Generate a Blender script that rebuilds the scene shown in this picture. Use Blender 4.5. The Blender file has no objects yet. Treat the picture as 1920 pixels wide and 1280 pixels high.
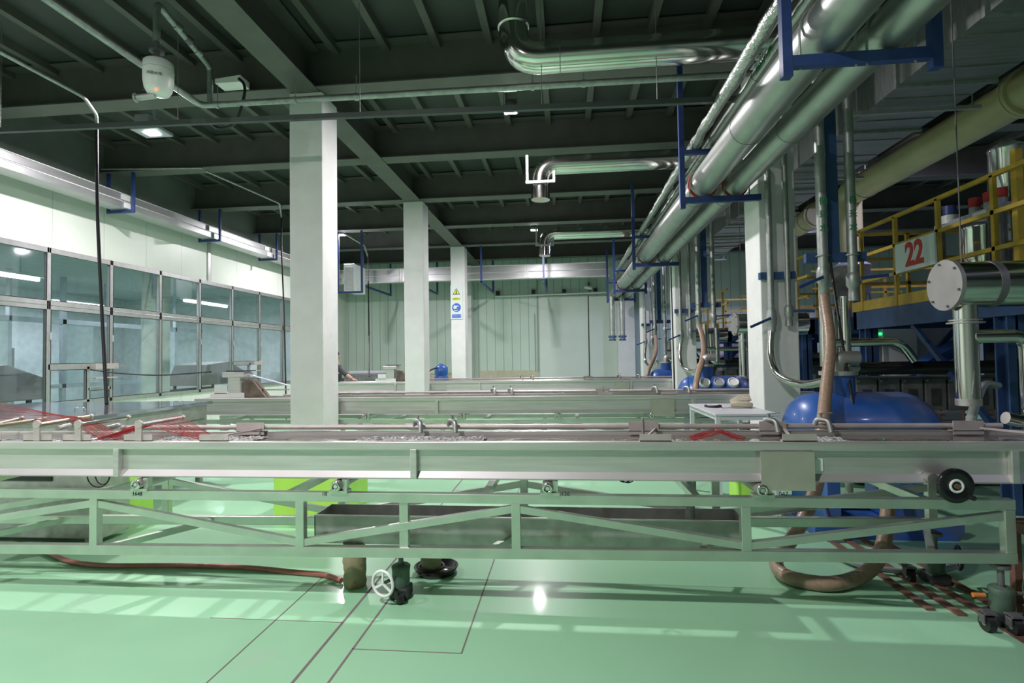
import bpy, math, random
from mathutils import Vector, Matrix
random.seed(7)
scene = bpy.context.scene
C = scene.collection
# ------------------------------------------------------------------ camera, world, exposure
F, H, ROLL = 1000.0, 1.5, 0.015
YAW, PITCH = 0.0992417, 0.0293432
cam_d = bpy.data.cameras.new('camera'); cam_d.sensor_width = 36; cam_d.lens = 36 * F / 1920
cam_d.clip_start = .05; cam_d.clip_end = 200
cam = bpy.data.objects.new('camera', cam_d); C.objects.link(cam)
R = Matrix.Rotation(YAW, 3, 'Z') @ Matrix.Rotation(math.pi/2 + PITCH, 3, 'X') @ Matrix.Rotation(-ROLL, 3, 'Z')
cam.matrix_world = Matrix.Translation((0, 0, H)) @ R.to_4x4()
scene.camera = cam
w = bpy.data.worlds.new('world'); scene.world = w; w.use_nodes = True
w.node_tree.nodes['Background'].inputs[0].default_value = (.75, .9, .85, 1)
w.node_tree.nodes['Background'].inputs[1].default_value = .08
scene.view_settings.view_transform = 'Standard'; scene.view_settings.look = 'None'
scene.view_settings.gamma = 1; scene.view_settings.use_curve_mapping = False
scene.view_settings.exposure = 0.0
LAMP_W, LAMP_COL = 235, (1, .935, .965)
SIDE_W, SIDE_COL = 95, (.62, .58, 1)

def P(px, py, Y=None, X=None, Z=None):
    """photo pixel -> point of the room at a known depth, side or height"""
    d = R @ Vector((px - 960, 640 - py, -F))
    t = Y / d.y if Y is not None else X / d.x if X is not None else (Z - H) / d.z
    return Vector((d.x*t, d.y*t, H + d.z*t))

# ------------------------------------------------------------------ materials
MATS = {}
def mat(name, col, rough=.5, metal=0., var=.12, scale=6., bump=0., bscale=40., spec=None, stretch=None, dirt=None, emit=None, alpha=None, coat=0.):
    if name in MATS: return MATS[name]
    m = bpy.data.materials.new(name); m.use_nodes = True; MATS[name] = m
    nt = m.node_tree; N = nt.nodes; L = nt.links
    b = N['Principled BSDF']
    tc = N.new('ShaderNodeTexCoord'); mp = N.new('ShaderNodeMapping'); L.new(tc.outputs['Object'], mp.inputs[0])
    if stretch: mp.inputs['Scale'].default_value = stretch
    nz = N.new('ShaderNodeTexNoise'); nz.inputs['Scale'].default_value = scale; nz.inputs['Detail'].default_value = 5
    L.new(mp.outputs[0], nz.inputs[0])
    cr = N.new('ShaderNodeValToRGB'); L.new(nz.outputs[0], cr.inputs[0])
    cr.color_ramp.elements[0].position = .3; cr.color_ramp.elements[1].position = .7
    cr.color_ramp.elements[0].color = tuple(c*(1-var) for c in col) + (1,)
    cr.color_ramp.elements[1].color = tuple(min(1, c*(1+var*.6)) for c in col) + (1,)
    out = cr.outputs[0]
    if dirt:
        n2 = N.new('ShaderNodeTexNoise'); n2.inputs['Scale'].default_value = dirt[1]; n2.inputs['Detail'].default_value = 8
        L.new(mp.outputs[0], n2.inputs[0])
        c2 = N.new('ShaderNodeValToRGB'); c2.color_ramp.elements[0].position = dirt[2]; c2.color_ramp.elements[1].position = dirt[2] + .12
        c2.color_ramp.elements[0].color = (0,0,0,1); c2.color_ramp.elements[1].color = (dirt[3],)*3 + (1,)
        L.new(n2.outputs[0], c2.inputs[0])
        mx = N.new('ShaderNodeMixRGB'); L.new(c2.outputs[0], mx.inputs[0]); L.new(out, mx.inputs[1]); mx.inputs[2].default_value = dirt[0] + (1,)
        out = mx.outputs[0]
    L.new(out, b.inputs['Base Color'])
    b.inputs['Roughness'].default_value = rough; b.inputs['Metallic'].default_value = metal
    if coat: b.inputs['Coat Weight'].default_value = coat; b.inputs['Coat Roughness'].default_value = .08
    if spec is not None: b.inputs['Specular IOR Level'].default_value = spec
    if emit: b.inputs['Emission Color'].default_value = emit[0] + (1,); b.inputs['Emission Strength'].default_value = emit[1]
    if bump:
        n3 = N.new('ShaderNodeTexNoise'); n3.inputs['Scale'].default_value = bscale; L.new(mp.outputs[0], n3.inputs[0])
        bp = N.new('ShaderNodeBump'); bp.inputs['Strength'].default_value = bump; bp.inputs['Distance'].default_value = .01
        L.new(n3.outputs[0], bp.inputs['Height']); L.new(bp.outputs[0], b.inputs['Normal'])
    return m

def panel_mat(name, col, axis, pitch, line=.02, dark=.6, rough=.45):
    """insulated wall sheet with narrow vertical joints"""
    m = mat(name, col, rough, var=.05, scale=1.2)
    nt = m.node_tree; N = nt.nodes; L = nt.links; b = N['Principled BSDF']
    tc = N.new('ShaderNodeTexCoord'); sp = N.new('ShaderNodeSeparateXYZ'); L.new(tc.outputs['Object'], sp.inputs[0])
    d = N.new('ShaderNodeMath'); d.operation = 'DIVIDE'; d.inputs[1].default_value = pitch; L.new(sp.outputs[axis], d.inputs[0])
    fr = N.new('ShaderNodeMath'); fr.operation = 'FRACT'; L.new(d.outputs[0], fr.inputs[0])
    lt = N.new('ShaderNodeMath'); lt.operation = 'LESS_THAN'; lt.inputs[1].default_value = line/pitch; L.new(fr.outputs[0], lt.inputs[0])
    mx = N.new('ShaderNodeMixRGB'); mx.blend_type = 'MULTIPLY'; L.new(lt.outputs[0], mx.inputs[0])
    src = b.inputs['Base Color'].links[0].from_socket; L.new(src, mx.inputs[1]); mx.inputs[2].default_value = (dark, dark, dark, 1)
    L.new(mx.outputs[0], b.inputs['Base Color'])
    bp = N.new('ShaderNodeBump'); bp.inputs['Strength'].default_value = .5; bp.inputs['Distance'].default_value = .01; bp.invert = True
    L.new(lt.outputs[0], bp.inputs['Height']); L.new(bp.outputs[0], b.inputs['Normal'])
    return m

def glass_mat():
    m = bpy.data.materials.new('window_glass'); m.use_nodes = True; MATS['glass'] = m
    nt = m.node_tree; N = nt.nodes; L = nt.links; N.remove(N['Principled BSDF'])
    tr = N.new('ShaderNodeBsdfTransparent'); tr.inputs[0].default_value = (.92, .95, .96, 1)
    gl = N.new('ShaderNodeBsdfGlossy'); gl.inputs['Roughness'].default_value = .04; gl.inputs[0].default_value = (.9, .95, 1, 1)
    lw = N.new('ShaderNodeLayerWeight'); fr = N.new('ShaderNodeMath'); fr.operation = 'POWER'; fr.inputs[1].default_value = 4; L.new(lw.outputs['Facing'], fr.inputs[0])
    nz = N.new('ShaderNodeTexNoise'); nz.inputs['Scale'].default_value = 1.5
    bp = N.new('ShaderNodeBump'); bp.inputs['Strength'].default_value = .05; L.new(nz.outputs[0], bp.inputs['Height']); L.new(bp.outputs[0], gl.inputs['Normal'])
    ad = N.new('ShaderNodeMath'); ad.operation = 'ADD'; ad.inputs[1].default_value = .06; L.new(fr.outputs[0], ad.inputs[0])
    mx = N.new('ShaderNodeMixShader'); L.new(ad.outputs[0], mx.inputs[0]); L.new(tr.outputs[0], mx.inputs[1]); L.new(gl.outputs[0], mx.inputs[2])
    L.new(mx.outputs[0], N['Material Output'].inputs[0]); return m
glass = glass_mat()
floor_m = mat('green_epoxy_floor', (.315, .61, .38), .36, var=.06, scale=.7, bump=.02, bscale=3, coat=.1, dirt=((.38,.55,.42), 2.2, .62, .5))
joint_m = mat('floor_joint', (.19, .15, .15), .8)
deck_m = mat('ceiling_deck_green', (.052, .058, .053), .6, var=.15, scale=2)
steel_g = mat('painted_beam_green', (.112, .112, .099), .55, var=.14, scale=3, dirt=((.22,.17,.09), 2.5, .72, .45))
colm = mat('white_plaster', (.73, .735, .72), .75, var=.07, scale=3, bump=.35, bscale=9, dirt=((.55,.57,.53), 7, .68, .6))
wallL = panel_mat('white_insulated_panel', (.74, .79, .72), 1, 1.0, .02, .82, .35)
wallB = panel_mat('pale_green_wall_panel', (.56, .68, .60), 0, .32, .022, .55)
wallP = mat('plain_wall_white', (.64, .72, .66), .5, var=.05, scale=1)
beige = mat('beige_board', (.55, .52, .38), .7)
alu = mat('aluminium_frame', (.55, .56, .55), .38, .75, var=.1, scale=10)
alu2 = mat('aluminium_trunking', (.55, .56, .57), .38, .8, var=.1, scale=2, stretch=(1,1,6))
ss = mat('brushed_stainless', (.68, .655, .645), .34, .68, var=.13, scale=3, stretch=(.6,3,9), bump=.05, bscale=8, dirt=((.45,.42,.36), 3, .68, .4))
ssf = mat('stainless_frame', (.62, .66, .60), .36, .9, var=.12, scale=5, dirt=((.4,.38,.3), 7, .7, .4))
ssd = mat('dull_stainless', (.50, .50, .48), .5, .8, var=.2, scale=9, dirt=((.28,.2,.16), 6, .6, .5))
pol = mat('polished_stainless', (.72, .71, .68), .14, 1., var=.06, scale=4, bump=.03, bscale=5)
galv = mat('galvanised_pipe', (.40, .43, .41), .45, .7, var=.22, scale=14, dirt=((.3,.33,.3), 10, .66, .4))
galvd = mat('galvanised_duct', (.36, .39, .38), .4, .75, var=.2, scale=5, stretch=(.4,5,1))
clad = mat('aluminium_cladding', (.42, .45, .42), .38, .88, var=.14, scale=4, bump=.12, bscale=6)
foil = mat('crinkled_foil', (.50, .54, .50), .32, .95, var=.2, scale=12, bump=1., bscale=45)
blue = mat('blue_paint', (.028, .055, .20), .45, var=.2, scale=12)
bluel = mat('blue_steelwork', (.035, .08, .20), .5, var=.25, scale=5)
pump = mat('pump_blue', (.024, .10, .36), .35, var=.25, scale=3, dirt=((.12,.13,.18), 2.2, .5, .6), coat=.2)
yellow = mat('yellow_paint', (.50, .33, .04), .45, var=.18, scale=8)
cream = mat('cream_duct', (.66, .60, .33), .4, var=.1, scale=3)
black = mat('black_rubber', (.015, .015, .017), .5, var=.3)
blackg = mat('black_gloss', (.012, .012, .014), .15, var=.2)
dark = mat('dark_machine', (.045, .045, .048), .5, var=.5, scale=9)
dgrey = mat('grey_machine', (.16, .16, .165), .5, .3, var=.3, scale=8)
lgrey = mat('light_grey_cabinet', (.45, .45, .50), .4, .2, var=.1)
white = mat('white_enamel', (.80, .82, .80), .35, var=.05)
greyp = mat('pale_grey_table', (.62, .64, .67), .4, var=.06)
tan = mat('ribbed_tan_hose', (.34, .24, .17), .35, var=.18, scale=30, bump=.3, bscale=60)
redhose = mat('red_brown_hose', (.36, .13, .10), .35, var=.2)
sack = mat('stained_wrap', (.34, .30, .18), .7, var=.3, scale=8, bump=.8, bscale=14, dirt=((.28,.10,.05), 9, .55, .8))
rust = mat('rusty_steel', (.22, .12, .09), .65, .2, var=.35, scale=12, dirt=((.08,.06,.06), 8, .55, .8))
lime = mat('lime_plastic', (.48, .85, .12), .45, var=.06)
red = mat('red_strand', (.36, .02, .025), .25, var=.4, scale=30)
redp = mat('red_paint', (.55, .04, .03), .5)
pink = mat('pinkish_bracket', (.52, .47, .45), .5, .35, var=.15, scale=10, dirt=((.3,.25,.18), 20, .66, .5))
jackg = mat('green_jack', (.09, .15, .11), .5, var=.3, scale=15, dirt=((.08,.06,.05), 10, .6, .7))
skin = mat('skin', (.62, .38, .28), .5, var=.05)
cloth = mat('dark_workwear', (.05, .055, .07), .8, var=.2)
sgreen = mat('green_stencil', (.02, .22, .08), .6)
signw = mat('sign_white', (.66, .74, .74), .4, var=.03)
signy = mat('sign_yellow', (.80, .82, .06), .5, var=.02)
signb = mat('sign_blue', (.06, .14, .62), .5, var=.02)
lens = mat('lamp_lens', (1,1,1), .3, emit=((.9,1,.98), 60))
tubem = mat('tube_glow', (1,1,1), .3, emit=((.85,.92,1), 7))
ledr = mat('red_led', (1,.1,.05), .3, emit=((1,.08,.02), 6))
ledg = mat('green_led', (.1,1,.3), .3, emit=((.02,1,.2), 3))
water = mat('tank_water', (.16, .15, .125), .04, var=.3, scale=2, bump=.35, bscale=9, spec=.9)
foam = mat('splashing_water', (.45,.46,.44), .08, var=.8, scale=60, bump=1., bscale=70, spec=1.)
hosec = mat('clear_hose', (.45,.5,.46), .15, .3, var=.1)

# ------------------------------------------------------------------ mesh building
class MB:
    def __init__(s): s.v = []; s.f = []; s.s = []
    def add(s, vs, fs, smooth=False):
        o = len(s.v); s.v += [Vector(v) for v in vs]
        for f in fs: s.f.append(tuple(i+o for i in f)); s.s.append(smooth)
        return s
    def box(s, x0, x1, y0, y1, z0, z1):
        x0, x1 = sorted((x0,x1)); y0, y1 = sorted((y0,y1)); z0, z1 = sorted((z0,z1))
        return s.add([(x0,y0,z0),(x1,y0,z0),(x1,y1,z0),(x0,y1,z0),(x0,y0,z1),(x1,y0,z1),(x1,y1,z1),(x0,y1,z1)],
              [(0,3,2,1),(4,5,6,7),(0,1,5,4),(1,2,6,5),(2,3,7,6),(3,0,4,7)])
    def bar(s, p, q, w, h, up=(0,0,1)):
        p, q = Vector(p), Vector(q); d = (q-p).normalized(); u = Vector(up)
        if abs(d.dot(u)) > .98: u = Vector((0,1,0))
        a = d.cross(u).normalized()*w/2; b = a.cross(d).normalized()*h/2
        vs = [p-a-b, p+a-b, p+a+b, p-a+b, q-a-b, q+a-b, q+a+b, q-a+b]
        return s.add(vs, [(0,1,2,3),(7,6,5,4),(0,4,5,1),(1,5,6,2),(2,6,7,3),(3,7,4,0)])
    def tube(s, pts, r, n=14, cap=True, rs=None):
        pts = [Vector(p) for p in pts]; k = len(pts); rings = []; a = None
        for i, p in enumerate(pts):
            d = (pts[min(i+1,k-1)] - pts[max(i-1,0)]).normalized()
            if a is None:
                a = d.cross(Vector((0,0,1)) if abs(d.z) < .9 else Vector((0,1,0))).normalized()
            else: a = (a - d*a.dot(d)).normalized()
            b = d.cross(a); rr = rs[i] if rs else r
            rings.append([p + (a*math.cos(2*math.pi*j/n) + b*math.sin(2*math.pi*j/n))*rr for j in range(n)])
        vs = [v for rg in rings for v in rg]
        fs = [(i*n+j, i*n+(j+1)%n, (i+1)*n+(j+1)%n, (i+1)*n+j) for i in range(k-1) for j in range(n)]
        s.add(vs, fs, True)
        if cap:
            s.add(rings[0], [tuple(range(n))[::-1]]); s.add(rings[-1], [tuple(range(n))])
        return s
    def cyl(s, p, q, r, n=20, r2=None): return s.tube([p, q], r, n, rs=[r, r if r2 is None else r2])
    def ring(s, c, axis, R_, r, n=28, m=8, arc=1.):
        c = Vector(c); ax = Vector(axis).normalized(); a = ax.cross(Vector((0,0,1)) if abs(ax.z) < .9 else Vector((1,0,0))).normalized(); b = ax.cross(a)
        k = int(n*arc); pts = [c + (a*math.cos(2*math.pi*i/n) + b*math.sin(2*math.pi*i/n))*R_ for i in range(k+1)]
        return s.tube(pts, r, m, cap=arc < 1)
    def lathe(s, c, axis, prof, n=28):
        c = Vector(c); ax = Vector(axis).normalized(); a = ax.cross(Vector((0,0,1)) if abs(ax.z) < .9 else Vector((1,0,0))).normalized(); b = ax.cross(a)
        vs = [c + ax*t + (a*math.cos(2*math.pi*j/n)+b*math.sin(2*math.pi*j/n))*max(r,1e-4) for t, r in prof for j in range(n)]
        fs = [(i*n+j, i*n+(j+1)%n, (i+1)*n+(j+1)%n, (i+1)*n+j) for i in range(len(prof)-1) for j in range(n)]
        return s.add(vs, fs, True)
    def prism(s, poly, d):
        d = Vector(d); n = len(poly); p = [Vector(v) for v in poly]
        return s.add(p + [v+d for v in p], [tuple(range(n))[::-1], tuple(range(n,2*n))] + [(i,(i+1)%n,n+(i+1)%n,n+i) for i in range(n)])
def fillet(pts, r, k=6):
    pts = [Vector(p) for p in pts]; out = [pts[0]]
    for i in range(1, len(pts)-1):
        a, b, c = pts[i-1], pts[i], pts[i+1]; u = (a-b); v = (c-b); t = min(r, u.length*.49, v.length*.49)
        p, q = b+u.normalized()*t, b+v.normalized()*t
        for j in range(k+1):
            f = j/k; out.append(p*(1-f)**2 + b*2*f*(1-f) + q*f*f)
    out.append(pts[-1]); return out
def curve(pts, k=8):
    pts = [Vector(p) for p in pts]; e = [pts[0]*2-pts[1]] + pts + [pts[-1]*2-pts[-2]]; out = []
    for i in range(1, len(e)-2):
        for j in range(k):
            t = j/k; a,b,c,d = e[i-1],e[i],e[i+1],e[i+2]
            out.append(.5*((2*b)+(c-a)*t+(2*a-5*b+4*c-d)*t*t+(3*b-a-3*c+d)*t**3))
    out.append(pts[-1]); return out

WL = {}
def tag(o, label=None, cat=None, group=None, kind=None):
    if label: o['label'] = label
    if cat: o['category'] = cat
    if group: o['group'] = group
    if kind: o['kind'] = kind
    return o
def obj(name, mb, m, parent=None, bev=0, label=None):
    if parent is not None: base = WL[parent.name]
    else:
        xs = [v.x for v in mb.v]; ys = [v.y for v in mb.v]; zs = [v.z for v in mb.v]
        base = Vector(((min(xs)+max(xs))/2, (min(ys)+max(ys))/2, min(zs)))
    me = bpy.data.meshes.new(name); me.from_pydata([v-base for v in mb.v], [], mb.f)
    me.polygons.foreach_set('use_smooth', mb.s); me.materials.append(m); me.update()
    o = bpy.data.objects.new(name, me); C.objects.link(o)
    if parent is not None: o.parent = parent; WL[o.name] = base
    else: o.location = base; WL[o.name] = base
    if bev:
        md = o.modifiers.new('edge', 'BEVEL'); md.width = bev; md.segments = 2; md.limit_method = 'ANGLE'
    if label: o['label'] = label
    return o
def thing(name, label, cat, loc, group=None, kind=None):
    o = bpy.data.objects.new(name, None); C.objects.link(o); o.location = loc; o.empty_display_size = .1
    WL[o.name] = Vector(loc); return tag(o, label, cat, group, kind)
def one(name, mb, m, label, cat, group=None, kind=None, bev=0): return tag(obj(name, mb, m, None, bev), label, cat, group, kind)
def text(name, s, size, loc, m, parent, rot=(math.pi/2,0,0), ext=.001, sx=1, bold=0):
    c = bpy.data.curves.new(name, 'FONT'); c.body = s; c.size = size; c.extrude = ext; c.align_x = 'CENTER'; c.align_y = 'CENTER'; c.offset = bold
    c.materials.append(m); o = bpy.data.objects.new(name, c); C.objects.link(o); o.parent = parent
    o.location = Vector(loc) - WL[parent.name]; o.rotation_euler = rot; o.scale = (sx, 1, 1)
    bpy.context.view_layer.update(); me = bpy.data.meshes.new_from_object(o.evaluated_get(bpy.context.evaluated_depsgraph_get()))
    n = bpy.data.objects.new(name, me); C.objects.link(n); n.parent = parent; n.location = o.location; n.rotation_euler = rot; n.scale = o.scale
    bpy.data.objects.remove(o); n.name = name; return n
def dup(o, d, label=None, parent=None):
    c = o.copy(); C.objects.link(c)
    if parent is None:
        c.location = o.location + Vector(d); WL[c.name] = WL[o.name] + Vector(d)
        if label: c['label'] = label
    else: c.parent = parent; WL[c.name] = WL[parent.name]
    for ch in list(o.children): dup(ch, d, None, c)
    return c
B = lambda: MB()

# ------------------------------------------------------------------ room shell
XL, YB, ZD, ZS = -8.45, 20.0, 5.55, 4.97     # window wall, far wall, deck, beam soffit
fl = tag(obj('floor', B().box(-16, 12, -8, YB, -.1, 0), floor_m), 'glossy mint green epoxy floor of the factory hall', 'floor', kind='structure')
WL['floor'] = WL[fl.name]
jw = .007
def joint(x0,x1,y0,y1): obj('joint', B().box(x0,x1,y0,y1,0,.0012), joint_m, fl)
joint(-1.30,-1.285,1.2,9); joint(-1.13,-1.118,1.2,3.4); joint(-.556,-.548,2.715,9); joint(-1.70,-1.692,1.2,3.6)
joint(-1.13,-.548,2.71,2.716); joint(-2.1,-1.29,2.975,2.981); joint(-1.29,-.548,4.0,4.005); joint(-1.29,-.548,6.0,6.006)
ce = tag(obj('ceiling', B().box(-16, 12, -8, YB, ZD, ZD+.12), deck_m), 'dark green steel deck ceiling', 'ceiling', kind='structure')
x = -8.2
while x < 11.5:
    obj('purlin', B().box(x-.045, x+.045, -8, YB, ZD-.11, ZD), steel_g, ce); x += .665
def ibeam(name, axis, c, a0, a1, zb, zt, fw, label):
    b = B(); t = .016
    for (z0, z1, hw) in ((zb, zb+t, fw/2), (zt-t, zt, fw/2), (zb+t, zt-t, .006)):
        if axis == 'X': b.box(a0, a1, c-hw, c+hw, z0, z1)
        else: b.box(c-hw, c+hw, a0, a1, z0, z1)
    return tag(obj(name, b, steel_g), label, 'beam', 'ceiling beams', 'structure')
nth = ['above the camera','first beyond the camera','second from the camera','third from the camera','fourth from the camera','fifth from the camera','sixth from the camera','seventh from the camera']
BY = [-3.1, 1.75, 6.55, 8.98, 11.42, 13.84, 16.27, 18.7]
for i, y in enumerate([1.75, 4.1] + BY[2:]):
    ibeam('ceiling_beam', 'X', y, XL, 12, ZS, ZD-.02, .30, 'dark green steel ceiling beam crossing the hall, ' + nth[i])
for x, n in ((-3.28, 'over the left row of white columns'), (2.5, 'over the right row of white columns')):
    ibeam('ceiling_girder', 'Y', x, -8, YB, ZS-.012, ZD-.035, .36, 'dark green steel girder running into depth ' + n)
WALLN = 'structure'
b = B(); b.box(XL-.15, XL, -8, YB, 0, .80).box(XL-.15, XL, -8, YB, 3.42, 4.60).box(XL-.15, XL, -8, 4.3, .8, 3.42).box(XL-.15, XL, 17.65, YB, .8, 3.42)
wl = tag(obj('wall_left', b, wallL), 'white insulated panel wall with a long row of windows', 'wall', kind='structure')
wb = tag(obj('wall_back', B().box(-16, 12, YB, YB+.15, 0, ZD), wallB), 'pale green far wall with vertical panel joints', 'wall', kind='structure')
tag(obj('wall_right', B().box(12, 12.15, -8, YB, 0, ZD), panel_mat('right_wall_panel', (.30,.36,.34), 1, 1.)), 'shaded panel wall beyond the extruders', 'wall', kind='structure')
tag(obj('wall_front', B().box(-16, 12, -8.15, -8, 0, ZD), wallP), 'plain wall behind the viewpoint', 'wall', kind='structure')
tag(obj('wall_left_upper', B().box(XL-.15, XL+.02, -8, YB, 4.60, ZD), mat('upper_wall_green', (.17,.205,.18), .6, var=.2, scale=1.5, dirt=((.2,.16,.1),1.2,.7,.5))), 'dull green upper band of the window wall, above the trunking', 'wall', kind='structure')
tag(obj('trim_1', B().box(XL, XL+.03, 11.86, 11.95, 3.42, 4.5), alu), 'grey cover strip on the window wall', 'trim', kind='structure')
tag(obj('trim_2', B().box(-3.2, -.98, YB-.03, YB, 0, 1.0), beige), 'beige board along the foot of the far wall', 'trim', kind='structure')
tag(obj('trim_3', B().box(-9, -3.8, YB-.03, YB, 0, .9).box(-9, -3.8, YB-.06, YB, .9, .95), beige), 'beige board at the foot of the left part of the far wall', 'trim', kind='structure')
tag(obj('door_1', B().box(-.94, .86, YB-.06, YB-.001, .25, 3.75), wallP), 'plain pale sliding door panel on the far wall', 'door', kind='structure')
tag(obj('door_2', B().box(.90, 2.2, YB-.05, YB-.001, 0, 3.72), wallP), 'plain pale panel right of the dark joint on the far wall', 'door', kind='structure')
tag(obj('trim_4', B().box(.865, .895, YB-.07, YB-.001, .2, 3.72), black), 'dark vertical joint between the two plain panels', 'trim', kind='structure')
for i, xx in enumerate((-1.12, -1.0)):
    tag(obj('trim_%d' % (5+i), B().box(xx-.015, xx+.015, YB-.05, YB-.001, .95, 3.1+i*1.3), mat('joint_grey', (.30,.36,.32), .6)), 'grey vertical strip left of the plain door panel', 'trim', kind='structure')
# windows
MY = [7.93 + 1.215*k for k in range(-3, 9)]
ZB_, ZM, ZT = .80, 2.47, 3.42
for i in range(len(MY)-1):
    y0, y1 = MY[i], MY[i+1]; t = .035; hatch = i in (3, 7)
    wd = thing('window_%d' % (i+1), 'aluminium framed window bay %s' % ('with a small serving hatch' if hatch else 'of two stacked panes'), 'window', (XL, (y0+y1)/2, ZB_), kind='structure')
    f = B(); d0, d1 = XL-.03, XL+.035
    f.box(d0,d1,y0,y0+t,ZB_,ZT).box(d0,d1,y1-t,y1,ZB_,ZT).box(d0,d1,y0,y1,ZB_,ZB_+.07).box(d0,d1,y0,y1,ZT-.09,ZT).box(d0,d1,y0,y1,ZM-.075,ZM+.075)
    f.box(d1,d1+.01,y0+.03,y1-.03,ZM-.005,ZM+.005)
    panes = [(y0+t, y1-t, ZM+.075, ZT-.09)]
    if hatch:
        zm = 1.45; f.box(d0,d1,y0,y1,zm-.05,zm+.05); ym = y0+.74; f.box(d0,d1,ym-.03,ym+.03,ZB_,zm)
        f.box(d0,d1,ym,y1,1.02,1.07)
        panes += [(y0+t,y1-t,zm+.05,ZM-.075),(y0+t,ym-.03,ZB_+.07,zm-.05),(ym+.03,y1-t,ZB_+.07,1.02)]
    else: panes += [(y0+t, y1-t, ZB_+.07, ZM-.075)]
    obj('window_frame', f, alu, wd, .004)
    s = B()
    for a,b_,c,d in panes:
        g = .008; s.box(XL+.03,XL+.038,a,b_,c,c+g).box(XL+.03,XL+.038,a,b_,d-g,d).box(XL+.03,XL+.038,a,a+g,c,d).box(XL+.03,XL+.038,b_-g,b_,c,d)
    obj('gasket', s, black, wd)
    for a,b_,c,d in panes: obj('pane', B().box(XL-.004, XL+.002, a, b_, c, d), glass, wd)
    if i % 2 == 0 or hatch: obj('latch', B().box(XL+.035, XL+.06, y0+.005, y0+.03, 1.9, 2.02), lgrey, wd)
    if hatch: obj('hatch_shelf', B().box(XL-.05, XL+.16, ym+.02, y1, 1.23, 1.25).box(XL, XL+.16, ym+.02, y1+.03, 1.4, 1.5), pink, wd)
# columns
def column(x0, x1, y0, d, label, ztop=ZS-.012):
    return tag(obj('column', B().box(x0, x1, y0, y0+d, 0, ztop), colm, None, .012), label, 'column', 'white plastered columns', 'structure')
cols = []
for i, y in enumerate((6.5, 11.38, 16.22)):
    cols.append(column(-3.5, -3.06, y, .46, ['large white plastered column, nearest on the left','white plastered column, second of the left row','white column carrying two safety signs'][i]))
    column(2.295, 2.71, y, .50, ['white column with two thin pipes, nearest on the right','white column of the right row, second into the hall','white column of the right row, farthest into the hall'][i])
column(-3.98, -3.44, 19.5, .45, 'wide white pilaster standing against the far wall', 4.95)
column(1.9, 2.5, 19.5, .45, 'white pilaster at the far wall behind the hanging pipes', 4.95)

# ------------------------------------------------------------------ lamps
def floodlight(x, y, label, kind, power=LAMP_W, col=LAMP_COL, lz=4.92):
    t = thing('floodlight', label, 'lamp', (x, y, lz), 'ceiling floodlights')
    if kind == 'panel':
        obj('housing', B().box(x-.22, x+.22, y-.16, y+.16, lz, lz+.05), lgrey, t, .008)
        obj('driver_box', B().box(x-.2, x+.02, y-.1, y+.1, lz+.09, lz+.25).box(x-.03,x+.03,y-.03,y+.03,lz+.05,ZD), lgrey, t)
    else:
        obj('housing', B().lathe((x,y,lz+.14), (0,0,-1), [(0,.001),(0,.05),(.06,.09),(.135,.10),(.14,.09)]).box(x-.08,x+.1,y+.05,y+.12,lz+.02,lz+.2), dgrey, t)
        obj('bracket', B().box(x-.1,x-.09,y-.02,y+.02,lz,lz+.3).box(x+.09,x+.1,y-.02,y+.02,lz,lz+.3).box(x-.1,x+.1,y-.02,y+.02,lz+.28,lz+.3).box(x-.015,x+.015,y-.015,y+.015,lz+.3,ZD), alu, t)
    obj('lens', B().box(x-.085, x+.085, y-.06, y+.06, lz-.012, lz-.001), lens, t)
    ld = bpy.data.lights.new('floodlight_beam', 'AREA'); ld.shape = 'RECTANGLE'; ld.size = .2; ld.size_y = .16; ld.energy = power; ld.color = col
    lo = bpy.data.objects.new('floodlight_beam', ld); C.objects.link(lo); lo.parent = t; lo.location = (0, 0, -.02)
floodlight(-6.08, 7.3, 'flat LED floodlight glowing behind the dark cable channel', 'panel')
floodlight(-.70, 7.3, 'bright round LED lamp near the middle of the ceiling', 'round')
floodlight(-.78, 14.3, 'distant LED lamp beside the third elbowed duct', 'round')
floodlight(-6.05, 14.0, 'distant LED lamp just right of the nearest left column', 'round')
floodlight(-6.08, .4, 'LED floodlight over the aisle left of the viewpoint', 'panel', LAMP_W*.7)
floodlight(-2.3, .3, 'LED floodlight over the aisle above the viewpoint', 'round', LAMP_W*1.25)
floodlight(6.6, 9.3, 'violet tinted lamp above the cream duct', 'panel', SIDE_W, SIDE_COL, 5.3)
floodlight(5.0, .8, 'unseen violet lamp added over the aisle to tint the extruder side', 'panel', SIDE_W*.4, SIDE_COL, 5.2)  # added lamp out of view, lends right column and tank a violet tint
floodlight(6.4, 15.5, 'violet tinted lamp far above the extruders', 'panel', SIDE_W*2.4, SIDE_COL, 5.3)

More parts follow.
